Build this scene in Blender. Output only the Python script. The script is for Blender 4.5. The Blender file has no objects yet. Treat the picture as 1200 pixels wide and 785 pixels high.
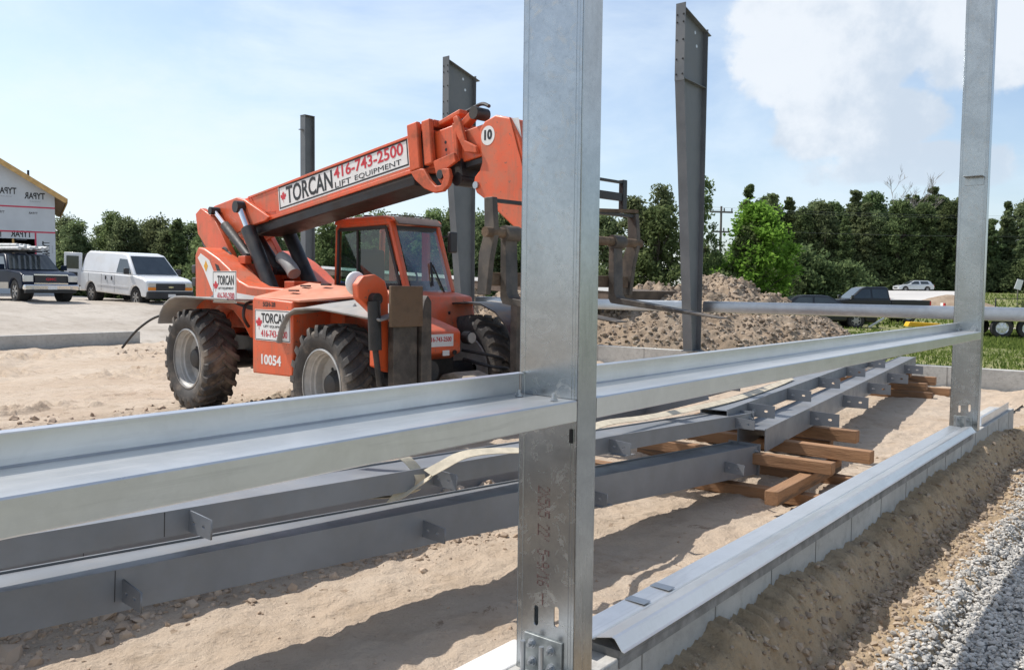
import bpy, bmesh, math, random
import numpy as np
from math import sin, cos, pi, radians, atan2, sqrt, tan
from mathutils import Matrix, Vector

random.seed(7)
rng = np.random.default_rng(11)
scene = bpy.context.scene
COL = scene.collection

# ------------------------------------------------------------------ camera
EYE = 1.64
PITCH, ROLL, FPX = 0.0557, 0.0113, 980.7
cam_d = bpy.data.cameras.new('camera')
cam = bpy.data.objects.new('camera', cam_d)
COL.objects.link(cam)
fw = Vector((0, cos(PITCH), -sin(PITCH)))
rt = Vector((1, 0, 0))
up = rt.cross(fw)
r2 = rt * cos(ROLL) + up * sin(ROLL)
u2 = up * cos(ROLL) - rt * sin(ROLL)
M = Matrix((r2, u2, -fw)).transposed().to_4x4()
M.translation = (0, 0, EYE)
cam.matrix_world = M
cam_d.sensor_width = 36.0
cam_d.lens = FPX / 1200 * 36.0
cam_d.clip_start = 0.05
cam_d.clip_end = 3000
scene.camera = cam

# ------------------------------------------------------------------ light
SUN = Vector((-0.677, 0.356, 1.0)).normalized()
sun_el = math.asin(SUN.z)
sun_az = atan2(SUN.x, SUN.y)
sd = bpy.data.lights.new('sun', 'SUN')
sd.energy = 4.3
sd.angle = radians(0.5)
sd.color = (1.0, 0.955, 0.89)
so = bpy.data.objects.new('sun', sd)
COL.objects.link(so)
so.rotation_euler = SUN.to_track_quat('Z', 'Y').to_euler()
so.location = (0, 0, 60)

scene.view_settings.view_transform = 'Standard'
scene.view_settings.look = 'None'
scene.view_settings.gamma = 1.0
scene.view_settings.use_curve_mapping = False
scene.view_settings.exposure = 0.25

world = bpy.data.worlds.new('World')
scene.world = world
world.use_nodes = True


class G:
    """small node-graph helper"""
    def __init__(self, nt):
        self.nt = nt
        nt.nodes.clear()

    def n(self, typ, **kw):
        nd = self.nt.nodes.new(typ)
        for k, v in kw.items():
            setattr(nd, k, v)
        return nd

    def put(self, sock, v):
        if isinstance(v, bpy.types.NodeSocket):
            self.nt.links.new(v, sock)
        elif v is not None:
            if isinstance(v, (tuple, list)) and sock.type == 'RGBA' and len(v) == 3:
                v = (*v, 1)
            sock.default_value = v

    def m(self, op, a, b=None, c=None, clamp=False):
        nd = self.n('ShaderNodeMath', operation=op, use_clamp=clamp)
        for i, v in enumerate((a, b, c)):
            if v is not None:
                self.put(nd.inputs[i], v)
        return nd.outputs[0]

    def vm(self, op, a, b=None):
        nd = self.n('ShaderNodeVectorMath', operation=op)
        self.put(nd.inputs[0], a)
        if b is not None:
            self.put(nd.inputs[1], b)
        return nd.outputs[0]

    def mix(self, f, a, b, blend='MIX'):
        nd = self.n('ShaderNodeMix', data_type='RGBA', blend_type=blend)
        self.put(nd.inputs[0], f)
        self.put(nd.inputs[6], a)
        self.put(nd.inputs[7], b)
        return nd.outputs[2]

    def ramp(self, v, lo, hi, a=0.0, b=1.0):
        nd = self.n('ShaderNodeMapRange', interpolation_type='SMOOTHSTEP')
        for i, x in enumerate((v, lo, hi, a, b)):
            self.put(nd.inputs[i], x)
        return nd.outputs[0]

    def noise(self, vec, scale, detail=4, rough=0.55, dist=0.0):
        nd = self.n('ShaderNodeTexNoise')
        self.put(nd.inputs['Vector'], vec)
        nd.inputs['Scale'].default_value = scale
        nd.inputs['Detail'].default_value = detail
        nd.inputs['Roughness'].default_value = rough
        nd.inputs['Distortion'].default_value = dist
        return nd.outputs[0]

    def voro(self, vec, scale, feature='F1', out=0):
        nd = self.n('ShaderNodeTexVoronoi', feature=feature)
        self.put(nd.inputs['Vector'], vec)
        nd.inputs['Scale'].default_value = scale
        return nd.outputs[out]

    def scale(self, vec, s):
        nd = self.n('ShaderNodeMapping')
        self.put(nd.inputs[0], vec)
        nd.inputs['Scale'].default_value = s
        return nd.outputs[0]


def build_world():
    g = G(world.node_tree)
    out = g.n('ShaderNodeOutputWorld')
    bg = g.n('ShaderNodeBackground')
    sky = g.n('ShaderNodeTexSky', sky_type='NISHITA')
    sky.sun_disc = False
    sky.sun_elevation = sun_el
    sky.sun_rotation = sun_az
    sky.altitude = 250
    sky.air_density = 1.0
    sky.dust_density = 1.6
    sky.ozone_density = 1.6
    tc = g.n('ShaderNodeTexCoord')
    d = tc.outputs['Generated']
    sep = g.n('ShaderNodeSeparateXYZ')
    g.put(sep.inputs[0], d)
    x, y, z = sep.outputs
    az = g.m('ARCTAN2', x, y)
    el = g.m('ARCSINE', z)
    n1 = g.noise(d, 5.5, 7, 0.58)
    n2 = g.noise(d, 17.0, 5, 0.6)
    wob = g.m('ADD', g.m('MULTIPLY', g.m('SUBTRACT', n1, 0.5), 1.9), g.m('MULTIPLY', g.m('SUBTRACT', n2, 0.5), 0.75))

    def blob(a, e, ra, re, soft=0.24):
        dx = g.m('DIVIDE', g.m('SUBTRACT', az, a), ra)
        dy = g.m('DIVIDE', g.m('SUBTRACT', el, e), re)
        r = g.m('SQRT', g.m('ADD', g.m('MULTIPLY', dx, dx), g.m('MULTIPLY', dy, dy)))
        return g.ramp(g.m('ADD', r, wob), 1.0 + soft * .5, 1.0 - soft * .5)
    # heaped cloud to the right, others round the rest of the sky
    cum = None
    for a, e, ra, re in ((0.375, 0.255, 0.105, 0.062), (0.42, 0.325, 0.11, 0.07), (0.335, 0.305, 0.075, 0.040), (0.40, 0.185, 0.095, 0.045), (0.50, 0.25, 0.09, 0.06),
                         (0.45, 0.135, 0.10, 0.03), (1.2, 0.3, 0.3, 0.13), (2.1, 0.4, 0.35, 0.16),
                         (-1.3, 0.5, 0.35, 0.14), (-2.3, 0.35, 0.4, 0.14), (3.0, 0.3, 0.3, 0.12)):
        b = blob(a, e, ra, re)
        cum = b if cum is None else g.m('MAXIMUM', cum, b)
    # thin veil everywhere
    ds = g.scale(d, (1.0, 1.0, 2.6))
    v1 = g.noise(ds, 2.3, 8, 0.6, 0.3)
    veil = g.m('MULTIPLY', g.ramp(v1, 0.38, 0.70), 0.70)
    low = g.ramp(el, 0.42, 0.02)
    veil = g.m('ADD', veil, g.m('MULTIPLY', low, 0.34), clamp=True)
    veil = g.m('MULTIPLY', veil, g.ramp(az, 0.75, -0.5, 0.55, 1.0))
    skyc = g.n('ShaderNodeVectorMath', operation='SCALE')
    g.put(skyc.inputs[0], sky.outputs[0])
    skyc.inputs[3].default_value = 0.145
    c1 = g.mix(veil, skyc.outputs[0], (0.74, 0.835, 0.915))
    shade = g.ramp(g.m('ADD', g.noise(d, 9.0, 6, 0.6), g.m('MULTIPLY', g.m('SUBTRACT', el, 0.22), 1.1)), 0.36, 0.62)
    cc = g.mix(shade, (0.53, 0.61, 0.71), (0.745, 0.79, 0.845))
    edge = g.m('MULTIPLY', cum, 0.93)
    edge = g.m('MULTIPLY', edge, g.ramp(el, 0.02, 0.17))
    c2 = g.mix(edge, c1, cc)
    g.put(bg.inputs[0], c2)
    bg.inputs[1].default_value = 1.0
    g.put(out.inputs[0], bg.outputs[0])


build_world()

# ------------------------------------------------------------------ building axes
AZ = 0.6809
SU, CU = sin(AZ), cos(AZ)
X0, Y0 = 0.2132, 2.6584
RZ_B = atan2(CU, SU)            # local x runs along the near wall, local y into the building


def W(u, v, z=0.0):
    return Vector((X0 + u * SU - v * CU, Y0 + u * CU + v * SU, z))


def to_uv(x, y):
    dx, dy = x - X0, y - Y0
    return dx * SU + dy * CU, -dx * CU + dy * SU


# ------------------------------------------------------------------ materials
MATS = {}


def mat(name, base, rough=0.7, metal=0.0, var=0.12, vscale=3.0, bump=0.0, bscale=60.0, spots=None,
        dirt=None, dirt_amt=0.0, dirt_scale=2.0, coat=0.0, objvar=0.0, spec=0.5, emit=None, alpha=None, trans=0.0, stretch=None, streak=None):
    if name in MATS:
        return MATS[name]
    mt = bpy.data.materials.new(name)
    mt.use_nodes = True
    g = G(mt.node_tree)
    out = g.n('ShaderNodeOutputMaterial')
    p = g.n('ShaderNodeBsdfPrincipled')
    g.put(out.inputs[0], p.outputs[0])
    tc = g.n('ShaderNodeTexCoord')
    vec = tc.outputs['Object']
    if stretch:
        vec = g.scale(vec, stretch)
    col = (*base, 1)
    if var:
        n = g.noise(vec, vscale, 6, 0.6)
        dk = tuple(max(0, c * (1 - var)) for c in base)
        lt = tuple(min(1, c * (1 + var)) for c in base)
        col = g.mix(g.ramp(n, 0.3, 0.7), dk, lt)
    if objvar:
        oi = g.n('ShaderNodeObjectInfo')
        hs = g.n('ShaderNodeHueSaturation')
        g.put(hs.inputs['Color'], col)
        g.put(hs.inputs['Value'], g.m('ADD', 1 - objvar, g.m('MULTIPLY', oi.outputs['Random'], 2 * objvar)))
        col = hs.outputs[0]
    if dirt:
        n = g.noise(vec, dirt_scale, 8, 0.68)
        col = g.mix(g.m('MULTIPLY', g.ramp(n, 0.44, 0.68), dirt_amt), col, dirt)
        g.put(p.inputs['Roughness'], g.m('ADD', rough, g.m('MULTIPLY', g.ramp(n, 0.44, 0.68), 0.25), clamp=True))
    else:
        p.inputs['Roughness'].default_value = rough
    if streak:
        n = g.noise(g.scale(vec, (5.0, 5.0, 0.6)), 1.7, 7, 0.65, 0.5)
        col = g.mix(g.m('MULTIPLY', g.ramp(n, 0.50, 0.70), streak[1]), col, streak[0])
    if spots:
        scol, ssc, lo, hi = spots
        n = g.noise(vec, ssc, 4, 0.6)
        col = g.mix(g.ramp(n, lo, hi), col, scol)
    g.put(p.inputs['Base Color'], col)
    p.inputs['Metallic'].default_value = metal
    p.inputs['Specular IOR Level'].default_value = spec
    if coat:
        p.inputs['Coat Weight'].default_value = coat
        p.inputs['Coat Roughness'].default_value = 0.08
    if trans:
        p.inputs['Transmission Weight'].default_value = trans
    if bump:
        b = g.n('ShaderNodeBump')
        b.inputs['Strength'].default_value = bump
        b.inputs['Distance'].default_value = 0.02
        g.put(b.inputs['Height'], g.noise(vec, bscale, 5, 0.6))
        g.put(p.inputs['Normal'], b.outputs[0])
    MATS[name] = mt
    return mt


def galv_mat(name, base, rough, dusty, streak=(1.2, 1.2, 7.0), fogk=0.86, metal=0.92):
    mt = bpy.data.materials.new(name)
    mt.use_nodes = True
    g = G(mt.node_tree)
    out = g.n('ShaderNodeOutputMaterial')
    p = g.n('ShaderNodeBsdfPrincipled')
    g.put(out.inputs[0], p.outputs[0])
    vec = g.n('ShaderNodeTexCoord').outputs['Object']
    sp = g.voro(vec, 75.0, out=1)                       # spangle
    bw = g.n('ShaderNodeRGBToBW')
    g.put(bw.inputs[0], sp)
    fog = g.noise(vec, 3.2, 7, 0.66, 0.9)               # cloudy oxidation
    smear = g.noise(g.scale(vec, streak), 2.4, 8, 0.7, 1.6)
    c = g.mix(g.ramp(fog, 0.35, 0.68), tuple(x * fogk for x in base), base)
    c = g.mix(g.m('MULTIPLY', g.ramp(g.noise(g.scale(vec, tuple(2.2 * q for q in streak)), 3.1, 6, 0.65, 0.8), 0.50, 0.72), 0.55), c, tuple(x * fogk * 0.82 for x in base))
    c = g.mix(g.m('ADD', 0.03, g.m('MULTIPLY', g.m('SUBTRACT', bw.outputs[0], 0.5), 0.07), clamp=True), c, (1, 1, 1))
    dust = g.m('MULTIPLY', g.ramp(smear, 0.5, 0.74), dusty)
    c = g.mix(dust, c, (0.50, 0.47, 0.42))
    g.put(p.inputs['Base Color'], c)
    g.put(p.inputs['Metallic'], g.m('SUBTRACT', metal, g.m('MULTIPLY', dust, 0.7)))
    r = g.m('ADD', rough, g.m('MULTIPLY', g.m('SUBTRACT', fog, 0.5), 0.12))
    g.put(p.inputs['Roughness'], g.m('ADD', r, g.m('MULTIPLY', dust, 0.3), clamp=True))
    b = g.n('ShaderNodeBump')
    b.inputs['Strength'].default_value = 0.02
    b.inputs['Distance'].default_value = 0.02
    g.put(b.inputs['Height'], g.noise(vec, 2.2, 3, 0.5))
    g.put(p.inputs['Normal'], b.outputs[0])
    MATS[name] = mt
    return mt


GALV = galv_mat('galvanised_steel', (0.43, 0.46, 0.48), 0.25, 0.40, (5.0, 5.0, 0.35), 0.80, 0.97)
GALV2 = galv_mat('galvanised_sheet', (0.715, 0.715, 0.71), 0.30, 0.16, (0.30, 5.0, 5.0), 0.90, 0.84)
GALV3 = galv_mat('galvanised_far', (0.42, 0.44, 0.46), 0.30, 0.2, metal=0.9)
STEEL = mat('grey_primer', (0.185, 0.196, 0.212), 0.42, 0.0, 0.14, 2.0, dirt=(0.24, 0.215, 0.185), dirt_amt=0.28, dirt_scale=3.0, bump=0.05, bscale=14)
COLM = mat('column_primer', (0.135, 0.145, 0.155), 0.5, 0.0, 0.16, 1.2, dirt=(0.2, 0.2, 0.19), dirt_amt=0.25, dirt_scale=1.2)
BOLT = mat('zinc_bolt', (0.42, 0.44, 0.46), 0.38, 0.85, 0.1)
PLATE = mat('weathered_plate', (0.30, 0.32, 0.32), 0.5, 0.6, 0.3, 20.0)
ORANGE = mat('orange_paint', (0.70, 0.108, 0.030), 0.42, 0, 0.10, 1.6, dirt=(0.42, 0.18, 0.11), dirt_amt=0.6, dirt_scale=2.4, coat=0.1, spots=((0.20, 0.10, 0.06, 1), 22.0, 0.64, 0.70), streak=((0.30, 0.13, 0.075), 0.5))
ORANGE_W = mat('orange_paint_worn', (0.60, 0.10, 0.03), 0.55, 0, 0.16, 4.0, dirt=(0.16, 0.07, 0.04), dirt_amt=0.6, dirt_scale=5.0)
BLACK = mat('black_paint', (0.016, 0.017, 0.019), 0.45, 0, 0.3, 5, dirt=(0.14, 0.115, 0.09), dirt_amt=0.3, dirt_scale=4)
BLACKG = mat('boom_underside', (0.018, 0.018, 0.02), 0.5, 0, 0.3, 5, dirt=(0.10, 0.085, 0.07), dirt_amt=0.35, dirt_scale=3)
PLASTIC = mat('black_plastic', (0.03, 0.031, 0.033), 0.6, 0, 0.15)
RUBBER = mat('tyre_rubber', (0.058, 0.054, 0.051), 0.85, 0, 0.25, 4, dirt=(0.26, 0.215, 0.17), dirt_amt=0.85, dirt_scale=2.6, bump=0.2, bscale=40)
RUBBER_C = mat('car_tyre_rubber', (0.022, 0.022, 0.023), 0.85, 0, 0.2, dirt=(0.2, 0.17, 0.14), dirt_amt=0.35)
RIM = mat('rim_grey', (0.44, 0.435, 0.42), 0.5, 0.15, 0.15, 6, dirt=(0.33, 0.27, 0.2), dirt_amt=0.5, dirt_scale=4)
FENDER = mat('fender_grey', (0.27, 0.27, 0.265), 0.62, 0, 0.15, 4, dirt=(0.40, 0.35, 0.29), dirt_amt=0.45, dirt_scale=3)
RUST = mat('rusty_plate', (0.085, 0.055, 0.036), 0.75, 0.2, 0.35, 5, dirt=(0.21, 0.12, 0.06), dirt_amt=0.7, dirt_scale=5, bump=0.3, bscale=30)
FORKM = mat('worn_fork_steel', (0.075, 0.066, 0.058), 0.6, 0.3, 0.3, 6, dirt=(0.25, 0.205, 0.16), dirt_amt=0.5, dirt_scale=4)
DUSTY = mat('dust_covered_steel', (0.105, 0.068, 0.042), 0.9, 0, 0.3, 9, dirt=(0.25, 0.18, 0.12), dirt_amt=0.6, dirt_scale=6, bump=0.3, bscale=40)
CHROME = mat('chrome', (0.8, 0.8, 0.8), 0.12, 1.0, 0)
SIGNW = mat('sign_white', (0.78, 0.78, 0.76), 0.5, 0, 0.03, 5, dirt=(0.5, 0.46, 0.42), dirt_amt=0.2)
INK = mat('ink_black', (0.012, 0.012, 0.013), 0.5, 0, 0)
RED = mat('ink_red', (0.55, 0.02, 0.035), 0.5, 0, 0)
YEL = mat('decal_yellow', (0.75, 0.36, 0.02), 0.5, 0, 0)
STAMP = mat('stamp_ink', (0.12, 0.055, 0.05), 0.7, 0, 0.5, 60)
WHITEP = mat('white_paint', (0.78, 0.785, 0.79), 0.3, 0, 0.03, 2, coat=0.5, dirt=(0.6, 0.56, 0.5), dirt_amt=0.25, dirt_scale=1.4)
NAVY = mat('navy_paint', (0.010, 0.017, 0.034), 0.3, 0.0, 0.1, coat=0.0, spec=0.06)
BLACKP = mat('black_car_paint', (0.010, 0.011, 0.013), 0.3, 0.0, 0.1, coat=0.4)
SILVERP = mat('silver_car_paint', (0.62, 0.64, 0.66), 0.3, 0.3, 0.03, coat=0.6)
BLUEP = mat('blue_car_paint', (0.02, 0.05, 0.22), 0.25, 0.1, 0.05, coat=0.8)
BEIGEP = mat('beige_car_trim', (0.36, 0.33, 0.29), 0.4, 0.2, 0.1)
CARGLASS = mat('car_glass', (0.035, 0.045, 0.05), 0.06, 0.0, 0.2, 2, spec=0.9)
LAMPC = mat('lamp_clear', (0.62, 0.62, 0.60), 0.12, 0.4, 0.1)
AMBER = mat('lamp_amber', (0.75, 0.24, 0.03), 0.25, 0, 0)
LAMPR = mat('lamp_red', (0.55, 0.02, 0.02), 0.25, 0, 0)
WOOD = mat('timber', (0.30, 0.165, 0.085), 0.85, 0, 0.32, 5, dirt=(0.15, 0.085, 0.045), dirt_amt=0.75, dirt_scale=5, bump=0.5, bscale=30, objvar=0.34, stretch=(0.25, 2.4, 2.4), spots=((0.10, 0.075, 0.055, 1), 3.5, 0.55, 0.68))
STRAP = mat('strap_webbing', (0.56, 0.49, 0.37), 0.85, 0, 0.15, 14, bump=0.2, bscale=140)
BARK = mat('bark', (0.10, 0.082, 0.064), 0.9, 0, 0.3, 4, bump=0.4, bscale=9)
WRAP = mat('house_wrap', (0.56, 0.585, 0.61), 0.55, 0, 0.06, 0.9)
TAPE = mat('red_tape', (0.55, 0.045, 0.09), 0.45, 0, 0.1)
FASCIA = mat('raw_fascia', (0.58, 0.36, 0.14), 0.75, 0, 0.15, 4)
ROOFM = mat('roof_sheathing', (0.36, 0.24, 0.14), 0.85, 0, 0.2, 2)
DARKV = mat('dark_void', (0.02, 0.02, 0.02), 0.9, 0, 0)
POLE = mat('pole_wood', (0.16, 0.145, 0.13), 0.85, 0, 0.2)
ROAD = mat('pale_road', (0.50, 0.48, 0.45), 0.9, 0, 0.08, 0.3)
YELP = mat('yellow_paint', (0.72, 0.42, 0.02), 0.45, 0, 0.05)
GREYB = mat('bundle_grey', (0.60, 0.60, 0.59), 0.7, 0, 0.2, 6)
SEATM = mat('seat_fabric', (0.03, 0.03, 0.032), 0.8, 0, 0.2)
SKINW = mat('white_plastic', (0.8, 0.8, 0.79), 0.35, 0, 0.02)


def glass_mat(name, tint, dust, refl):
    mt = bpy.data.materials.new(name)
    mt.use_nodes = True
    g = G(mt.node_tree)
    out = g.n('ShaderNodeOutputMaterial')
    t = g.n('ShaderNodeBsdfTransparent')
    t.inputs[0].default_value = (*tint, 1)
    gl = g.n('ShaderNodeBsdfGlossy')
    gl.inputs['Roughness'].default_value = 0.03
    gl.inputs[0].default_value = (0.9, 0.93, 0.95, 1)
    df = g.n('ShaderNodeBsdfDiffuse')
    df.inputs[0].default_value = (0.55, 0.53, 0.5, 1)
    lw = g.n('ShaderNodeLayerWeight')
    lw.inputs[0].default_value = 0.30
    vec = g.n('ShaderNodeTexCoord').outputs['Object']
    m1 = g.n('ShaderNodeMixShader')
    g.put(m1.inputs[0], g.m('ADD', g.m('MULTIPLY', lw.outputs[0], refl), 0.03, clamp=True))
    g.put(m1.inputs[1], t.outputs[0])
    g.put(m1.inputs[2], gl.outputs[0])
    m2 = g.n('ShaderNodeMixShader')
    g.put(m2.inputs[0], g.m('MULTIPLY', g.ramp(g.noise(vec, 2.5, 5), 0.2, 0.8), dust))
    g.put(m2.inputs[1], m1.outputs[0])
    g.put(m2.inputs[2], df.outputs[0])
    g.put(out.inputs[0], m2.outputs[0])
    return mt


GLASS = glass_mat('cab_glass', (0.50, 0.66, 0.60), 0.015, 0.05)
WSGLASS = glass_mat('windscreen_glass', (0.78, 0.84, 0.80), 0.24, 0.16)  # grey reflected haze painted into the windscreen's dusty film


def leaf_mat(name, dark, light, sat=0.0):
    mt = bpy.data.materials.new(name)
    mt.use_nodes = True
    g = G(mt.node_tree)
    out = g.n('ShaderNodeOutputMaterial')
    vec = g.n('ShaderNodeTexCoord').outputs['Object']
    geo = g.n('ShaderNodeNewGeometry')
    oi = g.n('ShaderNodeObjectInfo')
    f = g.m('ADD', g.m('MULTIPLY', geo.outputs['Random Per Island'], 0.6), g.m('MULTIPLY', g.noise(vec, 0.8, 4), 0.5))
    c = g.mix(g.ramp(f, 0.2, 0.9), dark, light)
    hs = g.n('ShaderNodeHueSaturation')
    g.put(hs.inputs['Color'], c)
    g.put(hs.inputs['Hue'], g.m('ADD', 0.485, g.m('MULTIPLY', oi.outputs['Random'], 0.03)))
    g.put(hs.inputs['Value'], g.m('ADD', 0.78, g.m('MULTIPLY', oi.outputs['Random'], 0.44)))
    d = g.n('ShaderNodeBsdfDiffuse')
    g.put(d.inputs[0], hs.outputs[0])
    t = g.n('ShaderNodeBsdfTranslucent')
    g.put(t.inputs[0], hs.outputs[0])
    mx = g.n('ShaderNodeMixShader')
    mx.inputs[0].default_value = 0.5
    g.put(mx.inputs[1], d.outputs[0])
    g.put(mx.inputs[2], t.outputs[0])
    g.put(out.inputs[0], mx.outputs[0])
    MATS[name] = mt
    return mt


LEAF_DARK = leaf_mat('pine_needles', (0.075, 0.108, 0.050), (0.205, 0.260, 0.112))
LEAF_MID = leaf_mat('mixed_leaves', (0.100, 0.145, 0.060), (0.245, 0.310, 0.135))
LEAF_BRIGHT = leaf_mat('maple_leaves', (0.095, 0.165, 0.025), (0.260, 0.390, 0.070))
LEAF_OLIVE = leaf_mat('olive_leaves', (0.105, 0.138, 0.070), (0.250, 0.295, 0.145))
GRASSM = leaf_mat('grass_blades', (0.075, 0.115, 0.026), (0.225, 0.270, 0.075))


def ground_mat(name, c1, c2, c3, scale, bump=0.6, bscale=9.0, fine=70.0, damp=None, specks=None):
    mt = bpy.data.materials.new(name)
    mt.use_nodes = True
    g = G(mt.node_tree)
    out = g.n('ShaderNodeOutputMaterial')
    p = g.n('ShaderNodeBsdfPrincipled')
    g.put(out.inputs[0], p.outputs[0])
    vec = g.n('ShaderNodeTexCoord').outputs['Object']
    a = g.noise(vec, scale, 8, 0.65)
    b = g.noise(vec, scale * 7.3, 6, 0.65)
    f = g.noise(vec, fine, 4, 0.7)
    c = g.mix(g.ramp(a, 0.32, 0.68), c1, c2)
    c = g.mix(g.m('MULTIPLY', g.ramp(b, 0.45, 0.75), 0.7), c, c3)
    c = g.mix(g.m('MULTIPLY', g.ramp(f, 0.52, 0.75), 0.30), c, tuple(x * 0.62 for x in c3))
    if specks:
        c = g.mix(g.m('MULTIPLY', g.ramp(g.noise(vec, 5.5, 6, 0.72, 0.6), 0.60, 0.66), g.ramp(g.noise(vec, 0.9, 3), 0.42, 0.6)), c, specks)
    if damp:
        c = g.mix(g.m('MULTIPLY', g.ramp(g.noise(vec, scale * 2.1, 7, 0.7), 0.56, 0.70), 0.75), c, damp)
    g.put(p.inputs['Base Color'], c)
    p.inputs['Roughness'].default_value = 0.95
    p.inputs['Specular IOR Level'].default_value = 0.15
    bp = g.n('ShaderNodeBump')
    bp.inputs['Strength'].default_value = bump
    bp.inputs['Distance'].default_value = 0.07
    h = g.m('ADD', g.m('MULTIPLY', g.noise(vec, bscale, 8, 0.68), 0.7), g.m('MULTIPLY', f, 0.16))
    g.put(bp.inputs['Height'], h)
    g.put(p.inputs['Normal'], bp.outputs[0])
    MATS[name] = mt
    return mt


SAND = ground_mat('sand', (0.475, 0.375, 0.282), (0.535, 0.445, 0.352), (0.385, 0.295, 0.212), 0.55, 1.0, 7.0, 55.0, damp=(0.365, 0.275, 0.198), specks=(0.27, 0.198, 0.138))
SOIL = ground_mat('soil', (0.43, 0.32, 0.20), (0.50, 0.385, 0.26), (0.31, 0.225, 0.14), 1.6, 0.8, 16.0, 60.0)
YARD = ground_mat('yard_gravel', (0.38, 0.335, 0.285), (0.47, 0.425, 0.37), (0.28, 0.24, 0.195), 0.30, 1.0, 2.2, 9.0)
BEDM = ground_mat('gravel_bed', (0.36, 0.35, 0.335), (0.44, 0.43, 0.415), (0.28, 0.27, 0.255), 3.0, 1.0, 30.0, 60.0)
FIELD = ground_mat('field', (0.145, 0.165, 0.060), (0.215, 0.22, 0.09), (0.30, 0.245, 0.155), 0.16, 0.5, 2.0, 9.0, damp=(0.36, 0.30, 0.22))
PILEM = ground_mat('pile_earth', (0.26, 0.195, 0.137), (0.36, 0.285, 0.21), (0.15, 0.108, 0.078), 1.3, 1.0, 5.0, 16.0)
CONC = ground_mat('concrete', (0.40, 0.39, 0.365), (0.50, 0.49, 0.46), (0.30, 0.29, 0.27), 1.7, 0.22, 18.0, 120.0)


def stone_mat():
    mt = bpy.data.materials.new('crushed_stone')
    mt.use_nodes = True
    g = G(mt.node_tree)
    out = g.n('ShaderNodeOutputMaterial')
    p = g.n('ShaderNodeBsdfPrincipled')
    g.put(out.inputs[0], p.outputs[0])
    r = g.n('ShaderNodeNewGeometry').outputs['Random Per Island']
    vec = g.n('ShaderNodeTexCoord').outputs['Object']
    c = g.mix(r, (0.27, 0.255, 0.23), (0.58, 0.55, 0.50))
    c = g.mix(g.ramp(g.noise(vec, 50, 4), 0.5, 0.8, 0, 0.35), c, (0.36, 0.31, 0.25))
    g.put(p.inputs['Base Color'], c)
    p.inputs['Roughness'].default_value = 0.85
    return mt


STONE = stone_mat()


def clod_mat(name, a, b):
    mt = bpy.data.materials.new(name)
    mt.use_nodes = True
    g = G(mt.node_tree)
    out = g.n('ShaderNodeOutputMaterial')
    p = g.n('ShaderNodeBsdfPrincipled')
    g.put(out.inputs[0], p.outputs[0])
    r = g.n('ShaderNodeNewGeometry').outputs['Random Per Island']
    g.put(p.inputs['Base Color'], g.mix(r, a, b))
    p.inputs['Roughness'].default_value = 0.95
    return mt


CLOD = clod_mat('sand_clods', (0.33, 0.245, 0.175), (0.52, 0.41, 0.31))
CLOD_D = clod_mat('soil_clods', (0.26, 0.195, 0.135), (0.45, 0.355, 0.26))
CLOD_P = clod_mat('pile_clods', (0.14, 0.10, 0.068), (0.42, 0.345, 0.27))


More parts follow.
